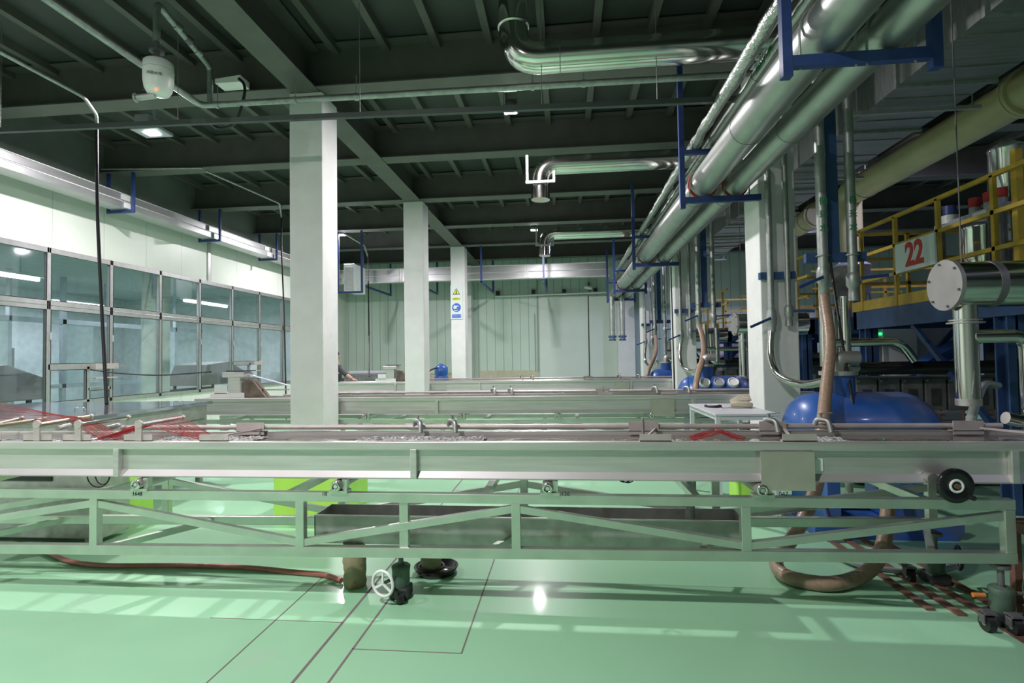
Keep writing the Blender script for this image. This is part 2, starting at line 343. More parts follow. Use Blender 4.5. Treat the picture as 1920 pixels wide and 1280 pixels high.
# ------------------------------------------------------------------ room behind the windows
side_w = mat('side_room_wall', (.66,.68,.72), .6)
tag(obj('wall_side_room', B().box(-16.1,-16,2,YB,0,4.2), side_w), 'pale blue wall of the room behind the windows', 'wall', kind='structure')
tag(obj('wall_side_room_end', B().box(-16,XL-.15,17.9,18,0,4.2), side_w), 'end wall of the room behind the windows', 'wall', kind='structure')
tag(obj('ceiling_side_room', B().box(-16,XL-.15,2,18,3.75,3.85), mat('side_ceiling', (.48,.50,.52), .6)), 'grey ceiling of the room behind the windows', 'ceiling', kind='structure')
for i, y in enumerate((7.0, 9.6, 12.2, 14.8)):
    t = thing('glazed_partition', 'aluminium partition frame inside the side room, %s' % ['nearest','second','third','farthest'][i], 'partition', (-12.6, y, 0), 'side room partitions', )
    f = B(); f.box(-12.65,-12.55,y,y+.1,0,3.7).box(-12.65,-12.55,y,y+2.6,2.5,2.62).box(-12.65,-12.55,y,y+2.6,.9,1.0).box(-12.65,-12.55,y+1.3,y+1.36,0,3.7)
    obj('frame', f, mat('side_alu', (.55,.6,.66), .4, .4), t)
    obj('panel', B().box(-12.62,-12.58,y+.1+.6*(i%2),y+.9+.4*(i%2),1.0,2.5), mat('side_panel', (.62,.70,.74), .4), t)
for i, (x, y, lab) in enumerate(((-10.8, 9.0, 'long'), (-14.1, 14.3, 'far'), (-10.7, 15.0, 'short'), (-14.4, 9.5, 'deep'))):
    t = thing('fluorescent_lamp', '%s fluorescent tube lamp inside the side room' % lab, 'lamp', (x, y, 3.25), 'side room tube lamps')
    obj('reflector', B().box(x-.12,x+.12,y-1.0,y+1.0,3.28,3.33).box(x-.01,x+.01,y-.6,y-.58,3.33,3.75).box(x-.01,x+.01,y+.58,y+.6,3.33,3.75), white, t)
    obj('tube', B().cyl((x,y-.95,3.24),(x,y+.95,3.24),.035,12), tubem, t)
    ld = bpy.data.lights.new('tube_light', 'AREA'); ld.shape = 'RECTANGLE'; ld.size = .15; ld.size_y = 1.9; ld.energy = 70; ld.color = (.86,.92,1)
    lo = bpy.data.objects.new('tube_light', ld); C.objects.link(lo); lo.parent = t; lo.location = (0,0,-.08)
def side_machine(x, y, label, s=1.):
    t = thing('packing_machine', label, 'machine', (x,y,0), 'machines in the side room')
    obj('base', B().box(x-.6*s,x+.6*s,y-.9,y+.9,.1,.75), dgrey, t, .02)
    obj('hood', B().prism([(x-.6*s,y-1.0,.85),(x-.6*s,y+1.0,.85),(x-.6*s,y+1.1,1.2),(x-.6*s,y+.3,1.5),(x-.6*s,y-.7,1.42)], (1.2*s,0,0)), mat('side_hood', (.30,.30,.30), .5, .4), t, .02)
    for q in (-.8,.8): obj('leg', B().box(x-.5*s,x+.5*s,y+q-.04,y+q+.04,0,.1).box(x-.5*s,x-.44*s,y+q-.03,y+q+.03,.75,.85).box(x+.44*s,x+.5*s,y+q-.03,y+q+.03,.75,.85), dark, t)
side_machine(-10.3, 8.1, 'grey hooded machine behind the nearest windows')
side_machine(-10.4, 14.6, 'small dark machine behind the distant windows', .8)
one('steel_cabinet', B().box(-13.9,-13.2,10.2,11.6,0,1.9), lgrey, 'pale cabinet inside the side room', 'cabinet', bev=.01)
one('round_side_column', B().box(-9.9,-9.5,11.6,12.0,0,3.75), mat('side_col', (.50,.58,.50), .6), 'greenish column seen through the fourth window', 'column', kind='structure')

# ------------------------------------------------------------------ cable trunking and blue hangers
t = thing('cable_trunking', 'long aluminium cable trunking under the ceiling along the window wall', 'cable trunking', (-8.0, 10, 4.28))
obj('lower_channel', B().box(-8.18,-7.86,2,17.6,4.285,4.40), alu2, t, .005)
obj('upper_channel', B().box(-8.22,-7.92,2,17.6,4.44,4.56), alu2, t, .005)
obj('lid', B().box(-8.19,-7.85,2,17.6,4.40,4.41).box(-8.23,-7.91,2,17.6,4.56,4.57), white, t)
for y in (8.9, 13.5): obj('splice_plate', B().box(-7.86,-7.845,y-.1,y+.1,4.30,4.39).box(-7.92,-7.9,y-.1,y+.1,4.45,4.55), white, t)
def u_hanger(x0, x1, y, zb, label, zt=ZS, grp='blue hangers under the ceiling'):
    t = thing('cable_hanger', label, 'hanger', ((x0+x1)/2, y, zb), grp)
    obj('strap', B().box(x0-.05,x0,y-.02,y+.02,zb-.05,zt), blue, t); obj('strap', B().box(x1,x1+.05,y-.02,y+.02,zb-.05,zt), blue, t)
    obj('cross_bar', B().box(x0,x1,y-.02,y+.02,zb-.05,zb), blue, t)
for y, n in ((4.2,'just outside the left frame edge'),(8.9,'nearest on the window wall'),(11.35,'second along the window wall'),(13.75,'third along the window wall'),(16.2,'farthest of them')):
    u_hanger(-8.24, -7.8, y, 4.28, 'blue steel hanger carrying the left cable trunking, ' + n)
t = thing('cable_trunking', 'broad double aluminium trunking crossing the hall before the far wall', 'cable trunking', (-3, 18.0, 4.18))
for n_, z0 in (('lower_channel',4.14),('upper_channel',4.385)): obj(n_, B().box(-8.2,1.5,17.9,18.15,z0,z0+.235), alu2, t, .006)
obj('lip', B().box(-8.2,1.5,17.88,17.9,4.14,4.165).box(-8.2,1.5,17.88,17.9,4.37,4.39).box(-8.2,1.5,17.88,17.9,4.6,4.625), white, t)
for x in (-1.3, -5.6): obj('splice_plate', B().box(x-.12,x-.07,17.87,17.9,4.17,4.6).box(x+.07,x+.12,17.87,17.9,4.17,4.6).box(x-.03,x+.03,17.87,17.9,4.17,4.6), alu, t)
for x, n in ((-6.35,'left of the second column'),(-4.6,'just right of the second column'),(-2.55,'right of the signed column'),(-.62,'beneath the third elbowed duct')):
    t = thing('cable_hanger', 'blue steel bracket holding the crossing trunking, ' + n, 'hanger', (x, 17.6, 3.83), 'blue hangers under the ceiling')
    obj('strap', B().box(x-.03,x+.03,16.3,16.34,3.83,ZS), blue, t); obj('strap', B().box(x-.03,x+.03,19.0,19.04,3.83,5.0), blue, t)
    obj('cross_bar', B().bar((x,16.3,3.84),(x,19.04,3.84),.06,.06), blue, t)
t = thing('cable_trunking', 'short white trunking end showing right of the nearest left column', 'cable trunking', (-5.35, 14.5, 3.3))
obj('channel', B().box(-5.95,-5.65,13.9,14.7,3.35,4.1), white, t, .01); obj('end_plate', B().box(-5.92,-5.68,13.88,13.9,3.4,4.0), alu, t)
u_hanger(-6.05, -5.44, 13.84, 3.34, 'bright blue hanger carrying the short white trunking')

# ------------------------------------------------------------------ pipe bundle on racks
def rack(y, label, col=True, red=True):
    t = thing('pipe_rack', label, 'pipe rack', (1.85, y, 3.28), 'blue pipe racks of the big pipe bundle')
    obj('post', B().box(1.38,1.44,y-.03,y+.03,3.22,ZS), blue, t); obj('cross_bar', B().box(1.44,2.295,y-.027,y+.027,3.28,3.35), blue, t)
    obj('small_bar', B().box(1.44,1.85,y-.03,y+.03,3.86,3.91), blue, t)
    if col: obj('post', B().box(2.25,2.31,y-.03,y+.03,3.22,ZS), blue, t)
    for (x, z, r) in ((1.66,3.52,.155),(2.03,3.49,.13)):
        u = B(); u.tube([(x-r-.01,y,3.27),(x-r-.01,y,z)] + [(x-(r+.01)*math.cos(a*math.pi/10),y,z+(r+.01)*math.sin(a*math.pi/10)) for a in range(1,10)] + [(x+r+.01,y,z),(x+r+.01,y,3.27)], .008, 8)
        obj('u_bolt', u, galv, t)
    if red: obj('red_clamp', B().ring((1.66,y+.06,3.52),(0,1,0),.165,.014), redp, t, label='red pipe clamp'); obj('red_clamp', B().ring((2.03,y+.06,3.49),(0,1,0),.14,.014), redp, t, label='red pipe clamp')
rack(3.45, 'blue pipe rack nearest to the viewpoint, at the top of the frame', True, False)
rack(6.42, 'blue pipe rack fixed to the nearest right column', False)
rack(10.9, 'blue pipe rack before the second right column', False)
rack(15.2, 'blue pipe rack before the third right column'); rack(17.6, 'farthest blue pipe rack, near the far wall')
def run(name, x, z, r, m, label, y0=-2, y1=18.2, seams=2.0, n=20):
    t = thing(name, label, 'pipe', (x, 8, z-r), 'pipes running into depth on the racks')
    obj('pipe', B().cyl((x,y0,z),(x,y1,z),r,n), m, t)
    y = y0+.9
    while y < y1:
        obj('joint_band', B().cyl((x,y,z),(x,y+.03,z),r+.004,n), m, t); y += seams
    return t
p1 = run('insulated_pipe', 1.66, 3.52, .155, clad, 'largest aluminium clad pipe of the bundle, left of its neighbour')
run('insulated_pipe', 2.03, 3.49, .13, clad, 'second thick clad pipe of the bundle, on the side of the extruders')
t = thing('foil_wrapped_pipe', 'crinkled foil wrapped pipe along the outer edge of the bundle', 'pipe', (1.56, 8, 3.9), 'pipes running into depth on the racks')
pts = [(1.56+random.uniform(-.006,.006), -2+.12*i, 3.975+random.uniform(-.006,.006)) for i in range(168)]
obj('pipe', B().tube(pts, .06, 12, rs=[.058+random.uniform(-.008,.008) for _ in pts]), foil, t)
t = run('steel_pipe', 1.76, 3.99, .058, clad, 'thin clad pipe beside the foil wrapped pipe')
text('stencil', '循环水', .13, (1.70, 4.6, 3.975), sgreen, t, (math.pi/2, math.radians(0), -math.pi/2))

# ------------------------------------------------------------------ drop pipes, valves and hoses at each right column
def lever(parent, p, q, m=blue): obj('valve_lever', B().bar(p, q, .012, .03), m, parent, .003, label='blue valve lever')
def drop_set(dy, w1, w2, first=False):
    o = Vector((0, dy, 0)); v = lambda x,y,z: Vector((x,y,z))+o
    t = thing('drop_pipe', 'thin vertical steel pipe with elbow on the front of the %s column' % w1, 'pipe', v(2.37,6.4,1.8), 'drop pipes on the columns')
    obj('pipe', B().tube(fillet([v(2.15,6.4,3.66),v(2.37,6.4,3.66),v(2.37,6.4,1.98)], .07), .036), galv, t)
    obj('valve_body', B().lathe(v(2.37,6.4,2.0),(0,0,-1),[(0,.05),(.04,.055),(.1,.06),(.16,.055),(.2,.04),(.26,.045)]), galv, t)
    lever(t, v(2.34,6.34,1.90), v(2.10,6.30,1.80))
    obj('bracket', B().box(2.27,2.66,6.42+dy,6.498+dy,2.36,2.44), bluel, t, label='dark blue pipe bracket')
    h = curve([v(2.36,6.4,1.75),v(2.33,6.35,1.45),v(2.36,6.2,1.25),v(2.46,5.85,1.17),v(2.5,5.3,1.25),v(2.46,4.95,1.33)], 8)
    tt = one('corrugated_hose', B().tube(h, .042), pol, 'steel braided hose sagging from the %s column pipe to the blue tank' % w1, 'hose', 'braided steel hoses')
    t = thing('drop_pipe', 'shorter thin steel pipe on the %s column, beside the elbowed one' % w1, 'pipe', v(2.56,6.4,1.8), 'drop pipes on the columns')
    obj('pipe', B().cyl(v(2.56,6.4,ZS-.02), v(2.56,6.4,2.0), .032), galv, t)
    obj('valve_body', B().lathe(v(2.56,6.4,2.05),(0,0,-1),[(0,.035),(.03,.05),(.12,.05),(.15,.035),(.2,.04),(.24,.04)]), galv, t)
    lever(t, v(2.6,6.36,1.98), v(2.82,6.34,1.97))
    t = thing('supply_pipe', 'thick stencilled supply pipe %s, feeding the tan hose' % w2, 'pipe', v(2.49,5.4,2.1), 'stencilled supply pipes')
    obj('pipe', B().cyl(v(2.49,5.4,ZS-.02), v(2.49,5.4,2.28), .046), galv, t)
    obj('valve_body', B().lathe(v(2.49,5.4,2.32),(0,0,-1),[(0,.05),(.04,.06),(.14,.06),(.16,.045),(.28,.05),(.3,.04)]), galv, t)
    lever(t, v(2.46,5.33,2.22), v(2.22,5.30,2.12))
    for k, ch in enumerate('循环水'): text('stencil', ch, .085, v(2.49,5.352,2.95-.13*k), sgreen, t)
    t = thing('supply_pipe', 'thick stencilled supply pipe %s, ending in a closed valve' % w2, 'pipe', v(2.76,5.4,2.0), 'stencilled supply pipes')
    obj('pipe', B().cyl(v(2.76,5.4,5.3), v(2.76,5.4,2.2), .044), galv, t)
    obj('valve_body', B().lathe(v(2.76,5.4,2.26),(0,0,-1),[(0,.045),(.03,.06),(.12,.06),(.15,.04),(.2,.045),(.27,.045)]), galv, t)
    lever(t, v(2.8,5.34,2.2), v(3.05,5.34,2.22))
    for k, ch in enumerate('自来水'): text('stencil', ch, .085, v(2.76,5.354,2.95-.13*k), sgreen, t)
    t = thing('pipe_support_post', 'dark blue hanging post between the supply pipes %s' % w2, 'post', v(2.62,5.5,2.4), 'dark blue hanging posts')
    obj('post', B().box(2.57,2.68,5.46+dy,5.56+dy,2.45,ZS-.02), bluel, t); obj('cross_bar', B().box(2.36,2.92,5.45+dy,5.51+dy,2.38,2.47), bluel, t)
    for x in (2.49,2.76): obj('u_bolt', B().ring(v(x,5.4,2.43),(0,0,1),.056,.006), galv, t)
    pts = [P(1548,525,Y=5.35),P(1556,640,Y=5.0),P(1549,730,Y=4.6),P(1541,812,Y=4.2),P(1533,900,Y=4.1),P(1510,965,Y=4.0),P(1478,1020,Y=3.85)]
    if first:
        pts = pts[:1] + [Vector((2.49,5.38,2.03))][:0] + pts[1:] + [P(1455,1050,Z=.07),P(1475,1080,Z=.05),P(1555,1094,Z=.05),P(1620,1076,Z=.06),P(1652,1035,Z=.16),P(1664,960,Y=4.1),P(1660,905,Y=4.35),P(1655,860,Y=4.5)]
    else: pts = [pts[0], v(2.44,4.95,1.8), v(2.30,4.35,1.5), v(2.03,3.72,1.1), v(1.98,3.62,.8), v(2.0,3.62,.3), v(2.2,3.62,.06)]
    pts[0] = v(2.49,5.4,2.05)
    h = one('suction_hose', B().tube(curve(pts, 8), .046, 14), tan, 'tan ribbed hose hanging %s%s' % (w2, ' and looping over the floor' if first else ''), 'hose', 'tan ribbed hoses')
drop_set(0, 'nearest right', 'beside the nearest right column', True)
drop_set(4.85, 'second right', 'beside the second right column')
drop_set(9.7, 'third right', 'beside the third right column')
for a, b_, y0, y1, n in (((1557,490),(1608,808),5.4,4.6,'black power cable slanting down across the blue tank'), ((1258,500),(1265,735),10.8,8.0,'black cable hanging before the second right column')):
    pts = [P(a[0]+(b_[0]-a[0])*f**1.1, a[1]+(b_[1]-a[1])*f, Y=y0+(y1-y0)*f) for f in (0,.2,.4,.6,.8,1)]
    one('power_cable', B().tube(curve(pts,5), .012, 8), black, n, 'cable', 'hanging black cables')

# ------------------------------------------------------------------ stainless manifolds
def manifold(dy, dx, label):
    o = Vector((dx, dy, 0)); v = lambda x,y,z: Vector((x,y,z))+o
    t = thing('steam_manifold', label, 'manifold', v(3.3,4.3,1.1), 'stainless manifolds')
    obj('drum', B().cyl(v(2.87,4.3,1.99), v(3.97,4.3,1.99), .17, 36), pol, t)
    obj('end_flange', B().cyl(v(2.84,4.3,1.99), v(2.87,4.3,1.99), .19, 40), mat('flange_grey', (.36,.35,.34), .5, .5), t, .003)
    for k in range(6):
        a = k*math.pi/3+.3; obj('flange_bolt', B().cyl(v(2.828,4.3+.165*math.cos(a),1.99+.165*math.sin(a)), v(2.842,4.3+.165*math.cos(a),1.99+.165*math.sin(a)), .009, 8), dgrey, t)
    obj('hose_strap', B().cyl(v(3.12,4.3,1.99), v(3.17,4.3,1.99), .174, 36), dgrey, t)
    obj('drain_leg', B().cyl(v(2.98,4.3,1.85), v(2.98,4.3,1.12), .075, 28), pol, t)
    obj('leg_flange', B().cyl(v(2.98,4.3,1.70), v(2.98,4.3,1.71), .115, 28).cyl(v(2.98,4.3,1.72), v(2.98,4.3,1.73), .10, 28), ssd, t)
    obj('end_cap', B().cyl(v(2.98,4.3,1.09), v(2.98,4.3,1.14), .08, 28), ssd, t)
    obj('side_pipe', B().tube(fillet([v(3.0,4.27,1.60),v(3.37,4.27,1.60),v(3.37,4.27,.85),v(3.2,4.2,.80)], .11, 10), .05, 18), pol, t)
    obj('hanger_wire', B().cyl(v(2.97,4.3,2.14), v(2.97,4.3,ZS if dy else ZD), .005, 6), dgrey, t)
manifold(0, 0, 'polished stainless manifold drum with flanged end, nearest on the side of the extruders')
manifold(4.85, -.05, 'stainless manifold drum of the second line, behind the nearest right column')
manifold(9.7, .1, 'stainless manifold drum of the third line, before the far wall')

# ------------------------------------------------------------------ blue vacuum tanks
def vac_tank(dx, dy, label, sight=False, base=True):
    o = Vector((dx,dy,0)); v = lambda x,y,z: Vector((x,y,z))+o
    t = thing('vacuum_tank', label, 'tank', v(2.5,4.95,0), 'blue vacuum tanks')
    prof = [(0,.001),(.005,.1),(.03,.2),(.08,.29),(.16,.35),(.25,.37),(.95,.37),(1.03,.35),(1.11,.29),(1.16,.2),(1.185,.1),(1.19,.001)]
    obj('vessel', B().lathe(v(1.93,4.95,.78), (1,0,0), prof, 40), pump, t)
    obj('neck', B().cyl(v(2.38,4.95,1.05), v(2.38,4.95,1.30), .125, 28), pump, t)
    obj('neck_flange', B().cyl(v(2.38,4.95,1.30), v(2.38,4.95,1.335), .15, 28), ssd, t)
    obj('neck_elbow', B().tube(fillet([v(2.38,4.95,1.33),v(2.38,4.95,1.45),v(2.55,4.95,1.45)], .08), .06), ssd, t)
    obj('frame', B().bar(v(1.98,4.6,.1),v(3.1,4.6,.1),.07,.12).bar(v(1.98,5.3,.1),v(3.1,5.3,.1),.07,.12).box(2.1+dx,2.2+dx,4.6+dy,5.3+dy,.06,.50).box(2.75+dx,2.85+dx,4.6+dy,5.3+dy,.06,.50).box(2+dx,3.05+dx,4.56+dy,5.34+dy,0,.05), pump, t)
    if sight:
        for k, x in enumerate((2.30,2.52,2.74)):
            c = v(x,4.95,.78); d = Vector((0,-.72,.69)).normalized()
            obj('sight_glass', B().cyl(c+d*.36, c+d*.40, .085, 24).ring(c+d*.405, d, .075, .012), white if k != 1 else lgrey, t, label='round pale sight glass')
vac_tank(0, 0, 'large blue horizontal vacuum tank behind the nearest water tank')
vac_tank(-.1, 4.1, 'blue vacuum tank with three round sight glasses', True)
vac_tank(.1, 8.6, 'small looking blue tank far down beside the third right column')
t = thing('blue_pump', 'bright blue pump behind the signed column', 'pump', (-3.35, 14.2, .45))
obj('body', B().lathe((-3.35,14.2,.55),(0,0,1),[(0,.2),(.25,.2),(.42,.2),(.46,.17),(.5,.17),(.54,.18),(.70,.18),(.76,.1),(.8,.04)]), pump, t)
obj('stand', B().box(-3.6,-3.1,13.95,14.45,0,.55), dgrey, t); obj('hose', B().tube(curve([(-3.4,14.0,1.25),(-3.62,13.95,1.15),(-3.68,13.95,.8),(-3.66,13.95,.4)]), .02, 8), black, t)

# ------------------------------------------------------------------ cooling tanks on truss frames
def tank(yf, x0, x1, zt, near, lab, marks):
    W = .45; yb = yf + W
    t = thing('cooling_tank', 'long stainless water cooling tank, %s' % lab, 'tank', ((x0+x1)/2, yf+.22, zt-.24), 'long stainless cooling tanks')
    obj('basin', B().box(x0,x1,yf+.004,yf+.010,zt-.195,zt-.04).box(x0,x1,yb-.01,yb-.004,zt-.225,zt-.04).box(x0,x0+.006,yf,yb,zt-.225,zt-.01).box(x1-.006,x1,yf,yb,zt-.225,zt-.01)
        .box(x0,x1,yf,yb,zt-.23,zt-.224), ss, t)
    obj('lower_fold', B().prism([(x0,yf+.004,zt-.183),(x0,yf+.03,zt-.2),(x0,yf+.03,zt-.23),(x0,yf+.004,zt-.232),(x0,yf-.016,zt-.228),(x0,yf-.018,zt-.22)], (x1-x0,0,0)), mat('satin_fold', (.47,.46,.455), .5, .4, var=.1, scale=2), t)
    obj('front_rim', B().box(x0,x1,yf-.03,yf+.012,zt-.05,zt), ss, t, .006); obj('back_rim', B().box(x0,x1,yb-.012,yb+.02,zt-.05,zt), ss, t, .006)
    obj('water', B().box(x0+.006,x1-.006,yf+.011,yb-.011,zt-.08,zt-.028), water, t)
    obj('water_pipe', B().cyl((x0+1.35,yb-.02,zt+.03),(x1-.25,yb-.02,zt+.03),.017,12), pink, t)
    for px in (217, 775, 1905):
        X = P(px, 870, Y=3.17).x + (x0+4.2 if near else x0+4.4); X = P(px,870,Y=3.17).x if near else X
        if x0 < X < x1: obj('rib', B().box(X-.02,X+.02,yf-.032,yf+.004,zt-.225,zt-.045), ss, t, .004)
    sx = 1.09 if near else 1.09
    obj('cover_plate', B().box(sx-.0,sx+.29,yf-.04,yf-.034,zt-.27,zt-.055), mat('beige_steel', (.50,.49,.42), .45, .5), t, label='beige rectangular cover plate')
    obj('cover_plate_backing', B().box(sx+.01,sx+.28,yf-.034,yf+.004,zt-.22,zt-.05), ssd, t)
    # taps on the water pipe
    for X in (-1.02, -.78, 1.30 if near else 1.2, 1.62):
        if x0+1.4 < X < x1:
            obj('tap', B().tube(fillet([(X-.03,yb-.02,zt+.03),(X-.02,yb-.03,zt+.075),(X+.03,yb-.08,zt+.075),(X+.035,yb-.1,zt+.0)], .03), .016, 10).cyl((X,yb-.04,zt+.07),(X,yb-.04,zt+.11),.01,8).bar((X-.01,yb-.045,zt+.112),(X+.07,yb-.045,zt+.118),.012,.005), galv, t)
    # angle plates sitting on the rim
    pls = [(47,100),(121,173),(235,288),(376,430),(1199,1258),(1466,1530),(-60,5)] if near else [(1199,1258),(1466,1530)]
    for a, c in pls:
        xa, xc = P(a,818,Y=3.2).x, P(c,818,Y=3.2).x
        obj('angle_plate', B().box(xa,xc,yf-.012,yf-.006,zt+.0,zt+.042).box(xa,xc,yf-.012,yf+.03,zt,zt+.005), pink, t)
    for a, c in ([(443,495),(1179,1235),(1424,1475),(1788,1845)] if near else [(1179,1235)]):
        xa, xc = P(a,812,Y=3.6).x, P(c,812,Y=3.6).x
        obj('angle_plate', B().box(xa,xc,yb-.05,yb-.044,zt-.02,zt+.065).box(xa,xc,yb-.05,yb,zt-.0,zt+.005), pink, t)
        obj('spreader_rod', B().bar((xc-.02,yb-.05,zt+.02),(xa+.05 if a!=1788 else xc+.25,yf+.02,zt+.012),.012,.012), pink, t)
    obj('gauge_pin', B().cyl((.5,yb-.05,zt-.03),(.5,yb-.05,zt+.09),.007,8), ssd, t)
    # ---- truss frame
    f = thing('support_frame', 'stainless truss frame on jacks under the water tank %s' % lab, 'frame', ((x0+x1)/2, yf+.25, 0), 'truss frames under the cooling tanks')
    fx0, fx1 = x0-.05, 2.42
    zs = lambda x: .295 + .012*(x+3.7) * (1 if near else 1)
    for nm, y in (('front', yf), ('rear', yf+.62)):
        obj('top_rail', B().box(fx0,fx1,y-.025,y+.025,.628,.685), ssf, f, .004)
        obj('bottom_rail', B().bar((fx0,y,zs(fx0)+.0),(fx1,y,zs(fx1)+.0),.05,.062), ssf, f, .004)
        pxs = [-250, 180, 565, 968, 1397, 1855]; XS = [P(p, 980, Y=3.2).x for p in pxs]
        XS[-1] = fx1-.03
        if not near: XS = [x for x in XS if x > fx0] ; XS = [fx0+.03] + XS
        for i, X in enumerate(XS):
            obj('post', B().box(X-.027,X+.027,y-.024,y+.024,zs(X),.63), ssf, f, .003)
            if i+1 < len(XS):
                X2 = XS[i+1]; hi = (i % 2 == 1) if near else (i % 2 == 0)
                za, zb = (.595, zs(X2)+.055) if hi else (zs(X)+.055, .595)
                obj('brace', B().bar((X+.02,y,za),(X2-.02,y,zb),.036,.045), ssf, f, .003)
        if near and nm == 'front':
            X = P(758,1000,Y=3.2).x; obj('post', B().box(X-.028,X+.028,y-.01,y+.03,zs(X),.63), ssf, f, .003)
    X = fx0+.4
    while X < fx1:
        obj('cross_member', B().bar((X,yf,.655),(X+.0,yf+.62,.655),.045,.045), ssf, f); obj('cross_member', B().bar((X,yf,zs(X)),(X+.35,yf+.62,zs(X)),.035,.04), ssf, f); X += 1.25
    for px in (265, 635, 1027, 1424):
        X = P(px,905,Y=3.2).x
        if X < x0+.1: continue
        obj('roller', B().cyl((X,yf-.045,.728),(X,yf+.66,.728),.034,20), ssd, f); obj('roller_bush', B().ring((X,yf-.047,.728),(0,1,0),.024,.009).cyl((X,yf-.05,.728),(X,yf-.04,.728),.012,12), pol, f)
        obj('roller_seat', B().box(X-.045,X+.07,yf-.04,yf+.03,.685,.70).box(X+.03,X+.06,yf-.02,yf+.02,.70,.765), ssf, f)
    if near:
        for px, s in ((257,'1648'),(608,'18'),(1060,'136'),(1469,'047')):
            q = P(px, 926, Y=yf-.026); text('marking', s, .035, (q.x,yf-.0265,q.z), black, f, ext=.0003)
    return t, f
T1, F1 = tank(3.2, -4.6, 2.95, .997, True, 'nearest to the viewpoint', 1)
T2, F2 = tank(7.06, -5.2, 3.3, .985, False, 'second line behind the first', 1)
T3, F3 = tank(11.9, -5.4, 3.3, .978, False, 'third line before the far wall', 1)
obj('label_sticker', B().box(1.395,1.44,3.197,3.2,.83,.90), white, T1)
one('splash', B().add([(-1.35+ .012*i, 3.25+.028*j, .975+random.uniform(-.004,.012)) for j in range(10) for i in range(70)], [(j*70+i,j*70+i+1,(j+1)*70+i+1,(j+1)*70+i) for j in range(9) for i in range(69)], False), foam, 'sparkling splashes on the water under the two taps', 'water', kind='stuff')
one('splash', B().add([(1.42+ .012*i, 3.25+.028*j, .975+random.uniform(-.004,.012)) for j in range(10) for i in range(20)], [(j*20+i,j*20+i+1,(j+1)*20+i+1,(j+1)*20+i) for j in range(9) for i in range(19)], False), foam, 'rippling water below the tap before the blue tank', 'water', kind='stuff')
one('splash', B().add([(-2.75+ .012*i, 3.25+.028*j, .975+random.uniform(-.004,.012)) for j in range(10) for i in range(60)], [(j*60+i,j*60+i+1,(j+1)*60+i+1,(j+1)*60+i) for j in range(9) for i in range(59)], False), foam, 'rippling water under the red strands', 'water', kind='stuff')
# black handwheel on the frame
t = thing('adjusting_handwheel', 'black disc handwheel with pale hub on the nearest frame', 'handwheel', (2.07,3.1,.68))
obj('disc', B().lathe((2.07,3.12,.775),(0,-1,0),[(0,.001),(0,.085),(.008,.093),(.02,.093),(.03,.085),(.022,.06),(.022,.001)],36), blackg, t)
obj('hub_ring', B().ring((2.07,3.095,.775),(0,1,0),.031,.007), white, t); obj('hub', B().cyl((2.07,3.12,.775),(2.07,3.085,.775),.014), rust, t)
obj('spindle', B().cyl((2.07,3.12,.775),(2.07,3.75,.775),.014), ssd, t); obj('grip', B().cyl((2.13,3.10,.72),(2.13,3.06,.72),.013), black, t)
obj('collar', B().cyl((1.99,3.2,.80),(1.99,3.15,.80),.03), ssd, t)

# guide rollers and strands at the left end of the near tank
def guide_roller(pa, pb, r, label, m=ssd, foot=True):
    t = thing('guide_roller', label, 'roller', (pa[0],pa[1],.997), 'threaded guide rollers on the tank')
    k = 60; pts = [Vector(pa)+(Vector(pb)-Vector(pa))*i/k for i in range(k+1)]
    obj('threaded_rod', B().tube(pts, r, 14, rs=[r*(1 if i%2 else .8) for i in range(k+1)]), m, t)
    obj('end_cap', B().cyl(pb, Vector(pb)+(Vector(pb)-Vector(pa)).normalized()*.02, r*1.35), ssd, t)
    if foot: obj('holder', B().box(pa[0]-.022,pa[0]+.022,pa[1]-.021,pa[1]-.013,1.0,pa[2]+.012).cyl((pa[0],pa[1]-.023,pa[2]+.005),(pa[0],pa[1]-.010,pa[2]+.005),.027), pink, t)
    return t
brass = mat('brassy_thread', (.62,.57,.42), .3, .9, var=.1)
for (a, b_, l, m) in (((74,796),(168,781),'threaded guide roller, leftmost holder in view',brass), ((151,796),(238,783),'smooth guide roller, on the second holder',pol), ((264,796),(340,783),'guide roller covered by red strands',ssd)):
    pa, pb = P(*a, Y=3.2), P(*b_, Y=3.62); guide_roller(pa, pb, .014, l, m)
guide_roller(P(-60,808,Y=3.2), P(38,785,Y=3.62), .014, 'threaded guide roller cut by the left frame edge', brass)
guide_roller(P(-20,800,Y=3.3), P(80,786,Y=3.62), .014, 'second threaded guide roller near the left frame edge', brass, False)
def strands(name, paths, n, spread, r, label):
    b = B()
    for i in range(n):
        f = i/(n-1); pts = [a.lerp(c, f)+Vector((random.uniform(-.004,.004),0,random.uniform(-.003,.003))) for a, c in paths]
        b.tube(pts, r, 5, cap=False)
    return one(name, b, red, label, 'strands', kind='stuff')
strands('filament_strands', [(P(-30,748,Y=3.75),P(-30,800,Y=3.75)),(P(110,778,Y=3.62),P(165,783,Y=3.35)),(P(185,823,Y=3.3),P(250,826,Y=3.24))], 20, 1, .0014, 'dark red plastic strands sweeping over the threaded rollers at far left')
strands('filament_strands', [(P(178,823,Y=3.24),P(215,820,Y=3.5)),(P(268,797,Y=3.22),P(338,779,Y=3.62)),(P(372,824,Y=3.26),P(396,815,Y=3.6))], 20, 1, .0015, 'red plastic strands fanning down into the water beside the last roller')
strands('filament_strands', [(P(180,826,Y=3.22),P(225,812,Y=3.55)),(P(232,806,Y=3.3),P(260,795,Y=3.5)),(P(268,797,Y=3.22),P(338,779,Y=3.62))], 14, 1, .0018, 'bright red bundle of strands climbing to the last roller')
